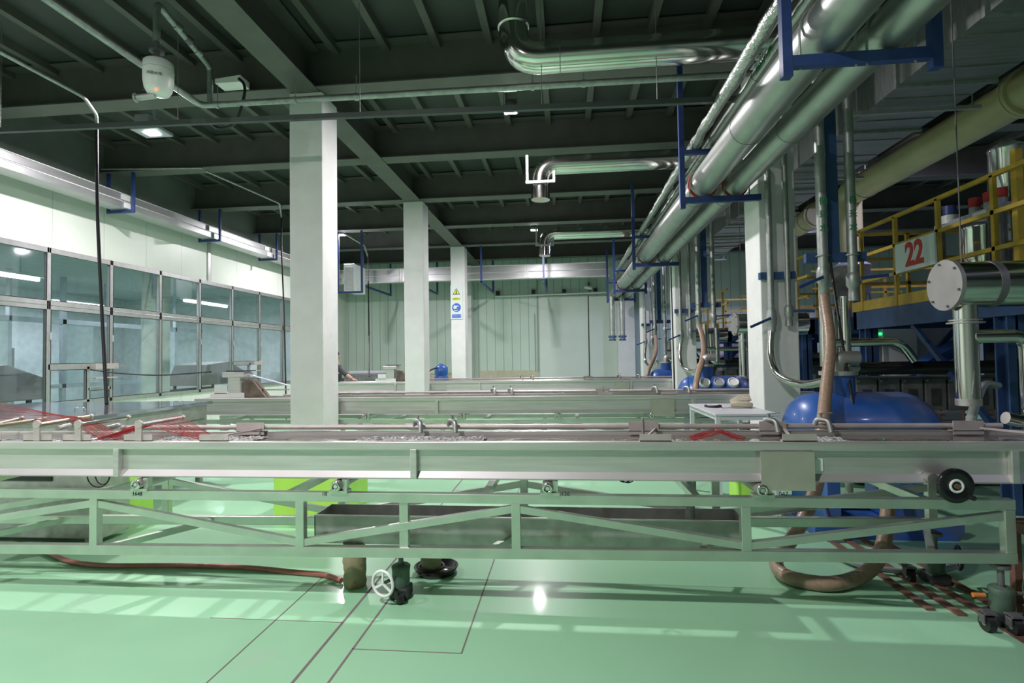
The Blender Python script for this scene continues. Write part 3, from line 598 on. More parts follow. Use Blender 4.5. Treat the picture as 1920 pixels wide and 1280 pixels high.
strands('filament_strands', [(P(1292,817,Y=3.55),P(1300,825,Y=3.25)),(P(1345,803,Y=3.55),P(1352,812,Y=3.25)),(P(1398,820,Y=3.5),P(1385,825,Y=3.25))], 12, 1, .0016, 'small bundle of red strands on the water below the little table')
for px, n in ((210,'between the first two roller holders'),(118,'at the first roller holder')):
    one('clamp_block', B().cyl(P(px-10,803,Y=3.5),P(px+12,797,Y=3.62),.018), ssd, 'stubby steel valve lying on the tank '+n, 'fitting', 'fittings on the near tank')

# catch trough, drains and jacks below the near tank
t = thing('catch_trough', 'long grey steel drip trough below the nearest water tank', 'trough', (-.3,3.6,.28))
obj('trough_shell', B().box(-1.69,1.10,3.45,3.456,.285,.465).box(-1.69,1.10,3.715,3.721,.285,.465).box(-1.69,-1.684,3.45,3.721,.285,.465).box(1.094,1.10,3.45,3.721,.285,.465).box(-1.69,1.10,3.45,3.721,.28,.286), ssd, t)
obj('trough_lip', B().box(-1.69,1.10,3.445,3.457,.46,.468), ss, t)
obj('inner_pipe', B().cyl((.79,3.6,.44),(.79,3.6,.75),.03), galv, t); obj('funnel', B().lathe((.79,3.55,.77),(0,0,-1),[(0,.06),(.03,.05),(.06,.03),(.2,.03)]), ssd, t)
for (x,y,r,h,l) in ((-1.42,3.47,.074,.285,'stained cloth wrapped drain pipe left of the white handwheel'),(-.955,3.68,.072,.285,'rust stained drain pipe standing in the black tub')):
    pts = [(x+random.uniform(-.004,.004),y,h*i/12) for i in range(13)]
    one('wrapped_drain_pipe', B().tube(pts, r, 18, rs=[r*random.uniform(.93,1.06) for _ in pts]), sack, l, 'drain pipe', 'wrapped drain pipes')
one('drain_tub', B().lathe((-.93,3.72,0),(0,0,1),[(0,.001),(0,.13),(.045,.155),(.045,.145),(.01,.12),(.01,.001)],32), blackg, 'low round black tub at the foot of a drain pipe', 'tub')
one('rubber_collar', B().ring((-.955,3.68,.055),(0,0,1),.088,.008), black, 'dark rubber ring around the drain pipe in the tub', 'ring')
def jack(x, y, label, wheel, zrail, wc=white):
    t = thing('screw_jack', label, 'jack', (x,y,0), 'screw jacks under the frames')
    obj('base', B().box(x-.06,x+.06,y-.06,y+.06,0,.07), dark, t, .01)
    obj('gear_body', B().lathe((x,y,.06),(0,0,1),[(0,.05),(.03,.055),(.1,.055),(.13,.06),(.14,.05),(.145,.02)]), jackg, t)
    obj('screw', B().cyl((x,y,.19),(x,y,zrail),.016).cyl((x,y,zrail-.03),(x,y,zrail-.012),.045), dgrey, t)
    w = wheel; c = Vector((x+w[0],y+w[1],w[2])); ax = Vector(w[3])
    hw = obj('handwheel', B().ring(c, ax, w[4], .009), wc, t)
    a = ax.cross(Vector((0,0,1))).normalized(); b2 = ax.cross(a)
    for k in range(3):
        th = 2*math.pi*k/3+.5; obj('spoke', B().bar(c, c+(a*math.cos(th)+b2*math.sin(th))*w[4], .014, .008, ax), wc, hw)
    obj('spindle', B().cyl(c, (x,y,w[2]), .01), dgrey, t); return t
j1 = jack(-1.06, 3.33, 'green screw jack with white handwheel under the middle of the frame', (-.07,-.14,.135,(-.35,-1,0),.075), .29)
one('jack_wheel', B().cyl((-1.05,3.22,.035),(-1.02,3.24,.035),.034), black, 'small dark caster beside the white handwheel jack', 'wheel', 'casters')
j2 = jack(2.36, 3.22, 'rusty green screw jack at the right end of the nearest frame', (.13,-.02,.17,(1,-.35,0),.075), .335, galv)
j3 = jack(2.36, 3.75, 'dark screw jack under the rear right corner of the nearest frame', (.13,-.02,.17,(1,-.35,0),.07), .335, dark)
for i, (x, y, l) in enumerate(((2.22,3.13,'in front of the rusty jack'),(2.33,3.10,'right under the rusty jack'),(2.5,3.2,'beyond the rusty jack at right'),(2.2,3.75,'under the rear jack'))):
    t = thing('caster', 'black rubber caster wheel '+l, 'wheel', (x,y,0), 'casters')
    obj('wheel', B().cyl((x-.018,y,.045),(x+.018,y,.045),.044), black, t); obj('hub', B().cyl((x-.02,y,.045),(x+.02,y,.045),.016), galv, t)
    obj('fork', B().box(x-.03,x-.024,y-.02,y+.02,.045,.1).box(x+.024,x+.03,y-.02,y+.02,.045,.1).box(x-.03,x+.03,y-.03,y+.03,.095,.105), dgrey, t)
for i in range(4):
    x = 2.05+.13*i
    one('floor_rail', B().box(x,x+.05,3.35-.06*i,5.2,0,.014), rust, 'rusty flat rail on the floor running towards the blue tank, %s' % ['first from the hose loop','second from the hose loop','third from the hose loop','fourth from the hose loop','fifth from the hose loop'][i], 'rail', 'rusty floor rails')
one('floor_plate', B().box(2.30,3.6,2.86,3.30,0,.008), rust, 'rusty steel plate on the floor at lower right', 'plate')
t = thing('steel_bench', 'rust brown steel stand cut by the right frame edge', 'stand', (2.9,3.6,0))
obj('top', B().box(2.52,3.1,2.98,3.42,.47,.52), rust, t)
for x in (2.54,3.04):
    for y in (3.0,3.36): obj('leg', B().box(x,x+.04,y,y+.04,0,.47), rust, t)
one('air_fitting', B().cyl((2.2,3.2,.16),(2.26,3.2,.16),.012), mat('orange_plastic',(.8,.25,.04),.4), 'small orange plastic fitting left of the rusty jack', 'fitting')
one('floor_hose', B().tube(curve([P(60,1020,Z=.02),P(100,1040,Z=.02),P(135,1053,Z=.02),P(200,1060,Z=.02),P(330,1060,Z=.02),P(450,1063,Z=.02),P(560,1073,Z=.02),P(610,1078,Z=.02),P(640,1088,Z=.02)]), .018, 10), redhose, 'thin red brown hose lying on the floor at left', 'hose')
one('floor_hose', B().tube(curve([P(1405,965,Y=3.95),P(1430,962,Y=3.95),P(1500,952,Y=3.95),P(1560,944,Y=3.95),P(1590,930,Y=3.95),P(1592,905,Y=3.95)]), .024, 10), galv, 'pale outlet pipe with ball valve below the near tank', 'pipe')
t = thing('ball_valve', 'ball valve with purple lever under the near tank', 'valve', P(1545,945,Y=3.93))
obj('body', B().cyl(P(1530,946,Y=3.92),P(1560,943,Y=3.92),.036), galv, t); obj('handle', B().bar(P(1547,940,Y=3.86),P(1556,972,Y=3.84),.03,.012), mat('purple_lever',(.10,.07,.30),.4), t)
one('floor_hose', B().tube(curve([(1.9,4.2,.03),(2.0,3.95,.03),(2.25,3.85,.03),(2.6,3.95,.03),(2.9,4.3,.03)]), .02, 8), lgrey, 'thin grey hose curving over the floor behind the hose loop', 'hose')
one('cable_loop', B().ring((.38,3.6,.715),(0,1,0),.05,.004).ring((.37,3.6,.71),(.2,1,0),.045,.004).ring((.40,3.61,.71),(-.2,1,.1),.052,.004), black, 'coiled black cable hanging below the middle of the near tank', 'cable')
one('cable_loop', B().ring((-3.36,3.55,.70),(0,1,0),.09,.004).ring((-3.33,3.55,.70),(.2,1,0),.07,.004), black, 'coiled black cable hanging before the lime crate at left', 'cable')

# crates and bench
for (x0,x1,y0,y1,h,l) in ((-2.78,-2.1,4.85,5.5,.40,'lime green crate with pale lid behind the frame'),(-4.40,-4.13,4.7,5.0,.66,'narrow lime green crate beside the steel cabinet'),(1.66,1.98,5.45,5.75,.25,'small lime green crate under the pale table')):
    t = thing('plastic_crate', l, 'crate', ((x0+x1)/2,(y0+y1)/2,0), 'lime crates'); obj('body', B().box(x0,x1,y0,y1,0,h), lime, t, .01); obj('lid', B().box(x0-.02,x1+.02,y0-.02,y1+.02,h,h+.03), pink, t, .006)
t = thing('steel_cabinet_bench', 'stainless cabinet with glossy flat lid behind the strands at left', 'cabinet', (-5.6,5.4,0))
obj('body', B().box(-6.9,-4.52,4.45,6.35,.2,.96), ssd, t, .01); obj('lid', B().box(-6.95,-4.48,4.4,6.4,.96,1.0), mat('glossy_lid',(.45,.48,.55),.08,.8), t, .004)
obj('side_seam', B().box(-4.52,-4.515,4.5,6.3,.78,.79), dgrey, t)
for x in (-6.8,-4.62):
    for y in (4.47,6.27): obj('leg', B().box(x,x+.06,y,y+.06,0,.2), ssd, t)
for x,y in ((-4.7,6.0),(-5.2,5.2)): obj('lid_handle', B().tube([(x,y,1.0),(x,y,1.03),(x+.12,y,1.03),(x+.12,y,1.0)], .005, 6), pol, t)
t = thing('drip_cabinet', 'stained stainless machine base under the left end of the near tank', 'machine', (-4.6,4.1,0))
obj('body', B().box(-5.8,-3.86,4.1,4.4,.04,.72), ssd, t, .01); obj('dark_opening', B().box(-5.7,-4.3,4.09,4.105,.52,.70), black, t); obj('door_seam', B().box(-5.8,-4.0,4.09,4.1,.2,.205), black, t)
for x in (-5.7,-4.02): obj('leg', B().box(x,x+.06,4.12,4.18,0,.12), ssd, t)
# little table
t = thing('work_table', 'small pale grey metal table between the near tank and the white column', 'table', (1.65,5.6,0))
A = [P(1300,761,Z=.95), P(1343,778,Z=.95), P(1437,770,Z=.95), P(1390,757,Z=.95)]
A = [Vector((1.36,6.15,.95)), Vector((1.36,5.05,.95)), Vector((1.93,5.05,.95)), Vector((1.93,6.15,.95))]
obj('tabletop', B().box(1.36,1.93,5.08,6.15,.93,.95), greyp, t, .004); obj('apron', B().box(1.41,1.88,5.095,5.12,.89,.93).box(1.41,1.88,6.11,6.135,.89,.93).box(1.375,1.40,5.13,6.10,.89,.93).box(1.89,1.915,5.13,6.10,.89,.93), greyp, t)
for x in (1.37,1.88):
    for y in (5.09,6.10): obj('leg', B().box(x,x+.04,y,y+.04,0,.93), greyp, t)
t = thing('tape_roll', 'flat dark and white roll lying on the small table', 'roll', (1.52,5.75,.95)); obj('roll', B().lathe((1.52,5.75,.95),(0,0,1),[(0,.05),(0,.085),(.02,.085),(.02,.05),(0,.05)]), black, t); obj('core', B().ring((1.52,5.75,.972),(0,0,1),.05,.006), white, t)
t = thing('work_gloves', 'crumpled beige cloth gloves on the small table', 'gloves', (1.75,5.7,.95))
gl = mat('glove_cloth', (.60,.55,.42), .9, var=.2)
obj('glove', B().tube(curve([(1.66,5.62,.985),(1.74,5.6,.99),(1.80,5.6,.985),(1.86,5.62,.98)]), .03, 10, rs=None), gl, t)
for k in range(4): obj('glove_finger', B().tube(curve([(1.68,5.66+.012*k,1.0+.006*k),(1.78,5.68+.014*k,1.02+.012*k),(1.88,5.68+.018*k,1.03+.014*k)]), .013, 8), gl, t)
obj('tool_blade', B().bar((1.55,5.55,.958),(1.68,5.6,.962),.02,.004), ssd, t)

# strand chutes at the head of the rear tanks, and the person
def chute(x, y, z, label, big=True):
    t = thing('strand_chute', label, 'chute', (x,y,z), 'strand chutes')
    obj('body', B().box(x-.13,x+.06,y-.02,y+.18,z+.03,z+.30), ss, t, .01); obj('hopper_lip', B().box(x-.2,x+.12,y-.04,y+.2,z+.29,z+.36), ss, t, .006)
    obj('cover', B().box(x-.15,x+.16,y-.02,y+.2,z+.37,z+.385), dark, t)
    obj('guide_plate', B().prism([(x+.10,y+.02,z+.26),(x+.22,y+.02,z+.24),(x+.42,y+.02,z+.0),(x+.1,y+.02,z+.0)], (0,.14,0)), mat('brown_guide',(.20,.15,.12),.5,.3,var=.4,scale=8), t, .006)
    obj('bracket', B().box(x-.32,x-.13,y-.03,y-.02,z+.06,z+.18).box(x-.38,x+.1,y-.03,y+.2,z+.0,z+.07), white, t)
    return t
chute(-4.62, 7.12, .985, 'stainless strand chute standing on the left end of the second tank')
chute(-3.98, 11.95, .978, 'dark strand chute on the third tank, left of the second column')
one('strip_light_cover', B().bar(P(452,698,Y=7.2),P(548,724,Y=7.2),.05,.012), mat('violet_acrylic',(.75,.72,.95),.2), 'long violet white plastic strip sloping down beside the chute', 'strip')
one('spray_tray', B().box(-3.98,-3.4,7.2,7.45,.99,1.02).box(-4.3,-4.27,7.2,7.23,.985,1.1).box(-4.3,-3.9,7.2,7.22,1.08,1.1), pink, 'pinkish bracket rods on the second tank, left of the column', 'bracket')

# ------------------------------------------------------------------ ceiling services
def cannon():
    t = thing('fire_water_cannon', 'white egg shaped fire water cannon hanging from the ceiling with a red light', 'fire equipment', (-4.35,5.4,4.3))
    c = P(297,150,Y=5.0); 
    obj('housing', B().lathe((c.x,c.y,c.z+.2),(0,0,-1),[(0,.001),(.0,.06),(.01,.115),(.03,.135),(.10,.14),(.22,.138),(.30,.125),(.345,.10),(.36,.05),(.362,.001)],32), white, t)
    obj('seam', B().ring((c.x,c.y,c.z+.09),(0,0,1),.14,.003), lgrey, t)
    obj('side_slot', B().box(c.x-.142,c.x-.09,c.y-.06,c.y-.03,c.z-.12,c.z+.1), black, t)
    obj('nozzle', B().cyl((c.x-.02,c.y-.02,c.z-.17),(c.x-.2,c.y-.06,c.z-.2),.03).ring((c.x-.2,c.y-.06,c.z-.2),(1,.2,.1),.035,.012), ssd, t)
    obj('status_light', B().cyl((c.x+.05,c.y-.09,c.z-.158),(c.x+.05,c.y-.09,c.z-.145),.008), ledr, t, label='glowing red light')
    text('lettering', '消防水炮', .035, (c.x+.06,c.y-.132,c.z+.0), black, t, (math.pi/2,0,.45))
    obj('stem', B().cyl((c.x-.02,c.y,c.z+.18),(c.x-.02,c.y,c.z+.42),.03).cyl((c.x-.02,c.y,c.z+.29),(c.x-.02,c.y,c.z+.31),.07), dgrey, t)
    e = P(377,100,Y=6.2)
    obj('supply_elbow', B().tube(fillet([(c.x-.02,c.y,c.z+.40),(c.x-.02,c.y,5.2),(-4.38,6.2,5.2),(-4.38,6.2,4.72)], .08), .035), steel_g if 0 else galv, t)
    for f in (.3,.5,.7): 
        p = Vector((c.x-.02,c.y,5.2)).lerp(Vector((-4.38,6.2,5.2)), f); obj('coupling', B().cyl(p, p+Vector((.02,.06,-.015)), .045), galv if f != .5 else dgrey, t)
cannon()
t = thing('sprinkler_main', 'galvanised fire pipe running into depth then crossing above the near column', 'pipe', (-1,6.2,4.66))
obj('pipe', B().tube(fillet([(-4.50,-7.9,4.72),(-4.50,6.2,4.72),(3.3,6.2,4.66)], .1), .038), galv, t)
for x in (-4.3,-3.28,-2.5,-.35,.25,2.3): obj('clamp', B().cyl((x,6.2,4.715-.007*(x+4.5)),(x+.04,6.2,4.715-.007*(x+4.5)),.045).cyl((x+.02,6.2,4.7),(x+.02,6.2,ZS),.006), galv, t)
t = thing('cable_channel', 'thin dark cable channel crossing the whole ceiling before the near column', 'cable trunking', (-2,5.6,4.15))
obj('channel', B().bar((-8.3,5.6,4.30),(2.2,5.6,4.10),.05,.055), mat('dark_channel',(.07,.085,.08),.5,.3), t)
for x in (-6.6,-4.35,-2.2,-.2,1.0): obj('hanger_wire', B().cyl((x,5.6,4.30-.019*(x+8.3)+.02),(x,5.6,ZD),.004,6), galv, t)
def elbow_duct(name, y, x0, x1, z, r, down, label, pts=None, bracket=True):
    t = thing(name, label, 'duct', (x0,y,z-r), 'polished elbowed ducts')
    obj('duct', B().tube(fillet(pts, .30, 12), r, 28), pol, t); return t
t = elbow_duct('exhaust_duct', 5.7, -.5, 2, 4.72, .16, 0, 'large polished duct dropping from the ceiling and turning to the bundle, nearest', [(-.5,5.7,ZD),(-.5,5.7,4.73),(2.25,5.7,4.73)])
obj('collar', B().ring((-.5,5.7,5.1),(0,0,1),.165,.014), pol, t); obj('seam_ring', B().ring((0,5.7,4.73),(1,0,0),.161,.004), dgrey, t)
for y, z, xe, l in ((8.45,4.55,-.33,'polished duct with down turned elbow in a bracket, second into the hall'),(13.3,4.57,-.45,'small looking polished duct with down turned elbow, farthest')):
    t = elbow_duct('exhaust_duct', y, xe, 1.6, z, .15, 1, l, [(2.3,y,z),(xe,y,z),(xe-.02,y,z-.55)])
    obj('bracket', B().box(xe-.24,xe-.2,y-.1,y-.06,z-.30,z+.15).box(xe+.18,xe+.22,y-.1,y-.06,z-.30,z+.0).box(xe-.24,xe+.22,y-.18,y-.14,z-.33,z-.29), mat('bracket_grey',(.28,.29,.28),.5), t, label='pale metal bracket')
t = thing('emergency_light', 'small white box fitting on a beam beside the water cannon', 'light fitting', (-4.25,6.36,4.99))
obj('box', B().prism([(-4.32,6.2,4.99),(-3.98,6.2,4.99),(-3.98,6.2,5.08),(-4.32,6.2,5.05)],(0,.2,0)), white, t, .005); obj('cable', B().tube(curve([(-4.0,6.2,5.03),(-3.93,6.2,4.95),(-3.93,6.2,4.8),(-4.05,6.22,4.5),(-4.25,6.22,4.42),(-4.4,6.22,4.5)]), .018, 8), black, t)
# conduits and hanging cables on the left
def conduit(pts, r, label): one('conduit', B().tube(fillet(pts, .15), r, 10), galv, label, 'conduit', 'thin ceiling conduits')
conduit([P(-60,66,Z=4.55),P(158,182,Z=4.55),P(181,215,Y=6.5),P(181,250,Y=6.5)], .02, 'thin conduit running into depth at upper left with bent end')
conduit([P(385,320,Z=4.9),P(524,381,Z=4.9),P(528,408,Y=12.5)], .02, 'thin conduit beyond the hangers, left of the near column')
conduit([P(646,438,Z=4.9),P(683,460,Z=4.9),P(690,482,Y=16.0)], .025, 'thin conduit right of the near column under the far beams')
conduit([P(190,317,Y=8.8),P(380,315,Y=8.8)], .016, 'straight pale conduit below the second beam at left')
for pts, y0, y1, l in (([(181,235),(183,400),(190,560),(196,680),(200,757)],6.5,6.0,'thick black cable hanging down before the nearest windows'),([(528,400),(528,470),(533,600),(537,794)],12.4,11.9,'black cable hanging left of the nearest column behind the second tank'),([(690,480),(691,560),(692,640),(692,706)],15.6,12.6,'thin cable hanging down to the third tank right of the near column')):
    n = len(pts); one('power_cable', B().tube(curve([P(p[0],p[1],Y=y0+(y1-y0)*i/(n-1)) for i,p in enumerate(pts)],5), .02 if y0 < 12 else .018, 8), black, l, 'cable', 'hanging black cables')
one('power_cable', B().tube(curve([P(170,693,Y=8.7),P(230,700,Y=8.3),P(300,703,Y=7.9),P(395,697,Y=7.3)]), .012, 8), black, 'black cable sagging from the window hatch to the strand chute', 'cable', 'hanging black cables')
# safety signs
t = thing('safety_sign', 'white safety notice with yellow triangle and blue mask symbol on the third column', 'sign', (-3.29,16.2,2.6))
def cp(px, py): q = P(px, py, Y=16.19); return q
X0, X1, Z1, Z0 = cp(843.5,560).x, cp(866.5,560).x, cp(855,535).z, cp(855,598).z
X0 += .02; xm = (X0+X1)/2; hh = Z1-Z0
obj('board', B().box(X0,X1,16.20,16.218,Z0,Z1), signw, t)
def tri(s, z, y, d): return B().prism([(xm-s,y,z-s*.6),(xm+s,y,z-s*.6),(xm,y,z+s*1.05)], (0,d,0))
obj('triangle', tri(.115, Z0+hh*.80, 16.196, .004), black, t); obj('triangle_face', tri(.088, Z0+hh*.80, 16.193, .003), signy, t)
obj('figure', B().cyl((xm,16.191,Z0+hh*.83),(xm,16.193,Z0+hh*.83),.02).prism([(xm-.03,16.191,Z0+hh*.755),(xm+.03,16.191,Z0+hh*.755),(xm,16.191,Z0+hh*.82)],(0,.002,0)), black, t)
obj('caption_strip', B().box(xm-.12,xm+.12,16.196,16.2,Z0+hh*.56,Z0+hh*.64), signy, t); text('caption', '注意粉尘', .062, (xm,16.194,Z0+hh*.60), black, t, ext=.0005)
obj('disc', B().cyl((xm,16.194,Z0+hh*.345),(xm,16.2,Z0+hh*.345),.135,32), signb, t)
obj('head', B().cyl((xm-.01,16.191,Z0+hh*.35),(xm-.01,16.195,Z0+hh*.35),.085,24).box(xm-.06,xm+.03,16.191,16.195,Z0+hh*.24,Z0+hh*.3), signw, t)
obj('mask', B().cyl((xm+.045,16.188,Z0+hh*.335),(xm+.045,16.192,Z0+hh*.335),.04,20).box(xm-.05,xm+.06,16.188,16.192,Z0+hh*.40,Z0+hh*.43), signb, t)
obj('text_strip', B().box(xm-.14,xm+.14,16.196,16.2,Z0+hh*.04,Z0+hh*.14), signb, t); text('caption', '必须戴防尘口罩', .038, (xm,16.194,Z0+hh*.09), signw, t, ext=.0005)
# far wall fittings
t = thing('wall_pipe', 'pale pipe on black clips along the far wall', 'pipe', (-.5,19.8,3.7))
obj('pipe', B().cyl((-2.6,19.85,3.79),(1.6,19.85,3.84),.04), white, t)
for x in (-2.5,-1.15,.0,1.15): obj('clip', B().box(x-.07,x+.07,19.88,20,3.8,4.0), black, t)
t = thing('wall_camera', 'small white security device above the far wall pipe', 'camera', (.95,19.8,3.9)); obj('body', B().cyl((.75,19.7,4.05),(1.0,19.75,4.0),.07), white, t); obj('arm', B().bar((.95,19.8,3.86),(.9,19.75,4.2),.05,.05), dgrey, t)
for x, n in ((1.52,'left'),(1.84,'right')):
    t = thing('hanging_pipe', 'grey pipe hanging before the far wall, %s of the pair' % n, 'pipe', (x,17.5,1.95), 'pair of hanging pipes by the far wall')
    obj('pipe', B().cyl((x,17.4,3.4),(x,17.4,2.0),.085), galv, t); obj('flange', B().cyl((x,17.4,2.08),(x,17.4,2.14),.13).cyl((x,17.4,1.98),(x,17.4,2.03),.11), bluel, t)
t = thing('rubble_bin', 'low pile of equipment at the foot of the far wall, left', 'equipment', (-6,17,0)); obj('body', B().box(-7.2,-5.4,16.8,17.6,0,1.02), dgrey, t, .02); obj('lid', B().box(-7.1,-5.6,16.9,17.5,1.02,1.12), lgrey, t, .02)

# ------------------------------------------------------------------ ducts on the right
t = thing('rectangular_duct', 'wide galvanised rectangular air duct running into depth under the ceiling', 'duct', (3.87,8,4.2))
obj('duct', B().box(3.42,4.32,-2,15,4.2,4.75), galvd, t)
y = -1.2; i = 0
while y < 15:
    obj('flange', B().box(3.39,4.35,y,y+.035,4.17,4.78), galv, t)
    if i % 2 == 0: obj('support_angle', B().box(3.2,4.55,y+.5,y+.54,4.13,4.17), alu, t); obj('hanger_rod', B().cyl((3.28,y+.52,4.15),(3.28,y+.52,ZD),.008,6), alu, t); obj('hanger_rod', B().cyl((4.47,y+.52,4.15),(4.47,y+.52,ZD),.008,6), alu, t)
    obj('bottom_rib', B().box(3.44,4.3,y+.3,y+.32,4.19,4.2), galvd, t); obj('bottom_rib', B().box(3.44,4.3,y+.85,y+.87,4.19,4.2), galvd, t)
    y += 1.15; i += 1
def big_duct(x, y0, y1, z, r, label, fl):
    t = thing('round_duct', label, 'duct', (x,(y0+y1)/2,z-r), 'cream round ducts')
    obj('duct', B().tube(fillet([(x,y0,z),(x,y1,z),(x-.0,y1+.02,z-1.0)], .6, 10) if 0 else [(x,y0,z),(x,y1,z)], r, 36), cream, t)
    for y in fl:
        obj('flange', B().cyl((x,y,z),(x,y+.05,z),r+.05,36).cyl((x,y+.06,z),(x,y+.11,z),r+.05,36), cream, t)
    obj('elbow', B().tube(fillet([(x,y1-.4,z),(x,y1+.15,z),(x,y1+.15,z-1.2)], .45, 10), r*.98, 30), cream, t)
    for y in (y0+.5, y1-.5): obj('duct_hanger', B().ring((x,y,z),(0,1,0),r+.006,.008).box(x-.006,x+.006,y-.006,y+.006,z+r,ZD), galv, t)
    return t
big_duct(5.75, 2, 11.2, 4.69, .25, 'long cream round duct climbing towards the viewer above the yellow railing', [7.1])
big_duct(5.75, 12.6, 14.2, 4.62, .25, 'cream round duct continuing beyond the nearest right column', [12.65])

# ------------------------------------------------------------------ yellow railed platforms and extruders
def platform(y0, y1, w, dx=0):
    z = 2.08; x0 = 4.0+dx; x1 = 7.2
    t = thing('platform', 'blue steel service platform with yellow toe boards over the %s extruder' % w, 'platform', ((x0+x1)/2,(y0+y1)/2,0), 'service platforms')
    obj('deck', B().box(x0,x1,y0,y1,z-.03,z), dgrey, t); obj('edge_beam', B().box(x0,x0+.08,y0,y1,z-.27,z-.03).box(x0,x1,y0,y0+.08,z-.27,z-.03).box(x0,x1,y1-.08,y1,z-.27,z-.03), bluel, t)
    obj('toe_board', B().box(x0-.01,x0,y0,y1,z-.03,z+.10).box(x0,x1,y1-.01,y1,z,z+.1), yellow, t)
    for (x,y) in ((x0+.02,y0+.35),(x0+.02,y1-.25),(x1-.3,y0+.1),(x1-.3,y1-.25)):
        obj('leg', B().box(x,x+.16,y,y+.018,0,z-.27).box(x,x+.16,y+.14,y+.158,0,z-.27).box(x+.07,x+.09,y,y+.15,0,z-.27), bluel, t)
    obj('brace', B().bar((x0+.1,y1-.2,.6),(x0+1.2,y1-.2,z-.27),.05,.05), bluel, t); obj('brace', B().bar((x0+.1,y0+.6,.7),(x0+.1,y0+1.8,z-.27),.05,.05), bluel, t)
    r = thing('guard_rail', 'yellow tubular guard rail on the %s platform' % w, 'railing', (x0,(y0+y1)/2,z), 'yellow guard rails')
    for k, zz in enumerate((z+1.05, z+.70, z+.36)):
        obj('rail', B().box(x0-.02,x0+.02,y0,y1,zz-.02,zz+.02), yellow, r); obj('rail', B().box(x0,x1,y1-.04,y1,zz-.02,zz+.02), yellow, r)
        obj('rail', B().box(x0+.9,x1,y1-1.0,y1-.97,zz-.02,zz+.02), yellow, r)
    y = y0+.42
    while y < y1: obj('post', B().box(x0-.02,x0+.02,y-.02,y+.02,z-.03,z+1.05), yellow, r); y += .745
    for k in range(4): obj('post', B().box(x0+.7*k+.7,x0+.7*k+.74,y1-.04,y1,z,z+1.05), yellow, r)
    return t, r
pt, pr = platform(4.94, 7.85, 'nearest')
obj('gate_post', B().box(4.03,4.09,5.14,5.2,2.08,3.3), yellow, pr)
platform(9.3, 12.2, 'second', .05); platform(13.9, 16.6, 'third', .1)
s = thing('number_sign', 'white board with red number 22 on the yellow guard rail', 'sign', (3.96,6.44,2.43))
obj('board', B().box(3.955,3.975,6.10,6.79,2.43,2.77), signw, s); text('number', '22', .37, (3.953,6.44,2.60), redp, s, (math.pi/2,0,-math.pi/2), .002, .86, .013)
def hopper(x, y, z, r, h, label, m=pol):
    t = thing('material_hopper', label, 'hopper', (x,y,z), 'hoppers on the platforms')
    obj('cone', B().lathe((x,y,z),(0,0,1),[(0,r*.3),(h*.5,r),(h*.8,r),(h*.82,r*1.05),(h*.84,r*1.05)]), m, t); obj('lid', B().lathe((x,y,z+h*.84),(0,0,1),[(0,r*1.05),(.02,r*1.02),(h*.1,r*.5),(h*.16,r*.2),(h*.16,.001)]), lgrey, t)
    for k in range(3):
        a = 2.1*k; obj('leg', B().bar((x+r*math.cos(a),y+r*math.sin(a),z+h*.5),(x+r*1.2*math.cos(a),y+r*1.2*math.sin(a),z-.0 if z < 2.2 else 2.08),.03,.03), dgrey, t)
hopper(5.1,7.0,2.2,.22,.95,'steel cone hopper on the nearest platform behind the sign')
hopper(5.05,6.55,3.15,.17,.75,'small clear topped hopper above the cone hopper',pol)
hopper(5.75,7.4,2.1,.2,.8,'short hopper standing farther on the nearest platform',dgrey)
hopper(5.4,10.6,2.1,.3,1.2,'hopper on the second platform',dgrey)
t = thing('feeder_bank', 'grey feeder bar with red capped canisters over the nearest platform', 'feeder', (4.75,5.8,2.85))
obj('bar', B().box(4.72,4.80,5.3,6.4,2.84,2.92), lgrey, t); obj('label_plate', B().box(4.715,4.72,5.55,5.75,2.855,2.905), white, t)
for y in (5.42,5.58,5.80): obj('canister', B().cyl((4.78,y,2.92),(4.78,y,2.99),.055), lgrey, t); obj('red_cap', B().cyl((4.78,y,2.99),(4.78,y,3.10),.058), redp, t, label='red canister cap')
obj('canister', B().cyl((4.78,6.2,2.9),(4.78,6.2,3.0),.09), white, t); obj('blue_cap', B().cyl((4.78,6.2,3.0),(4.78,6.2,3.12),.07), blue, t, label='blue canister cap')
obj('feeder_stand', B().box(4.74,4.78,5.35,5.39,2.08,2.84), dgrey, t); obj('feeder_stand', B().box(4.74,4.78,6.3,6.34,2.08,2.84), dgrey, t)
t.location.y += .88; t.location.z += .17
obj('stand_foot', B().box(4.72,4.82,5.33,5.41,1.91,2.08), dgrey, t); obj('stand_foot', B().box(4.72,4.82,6.28,6.36,1.91,2.08), dgrey, t)
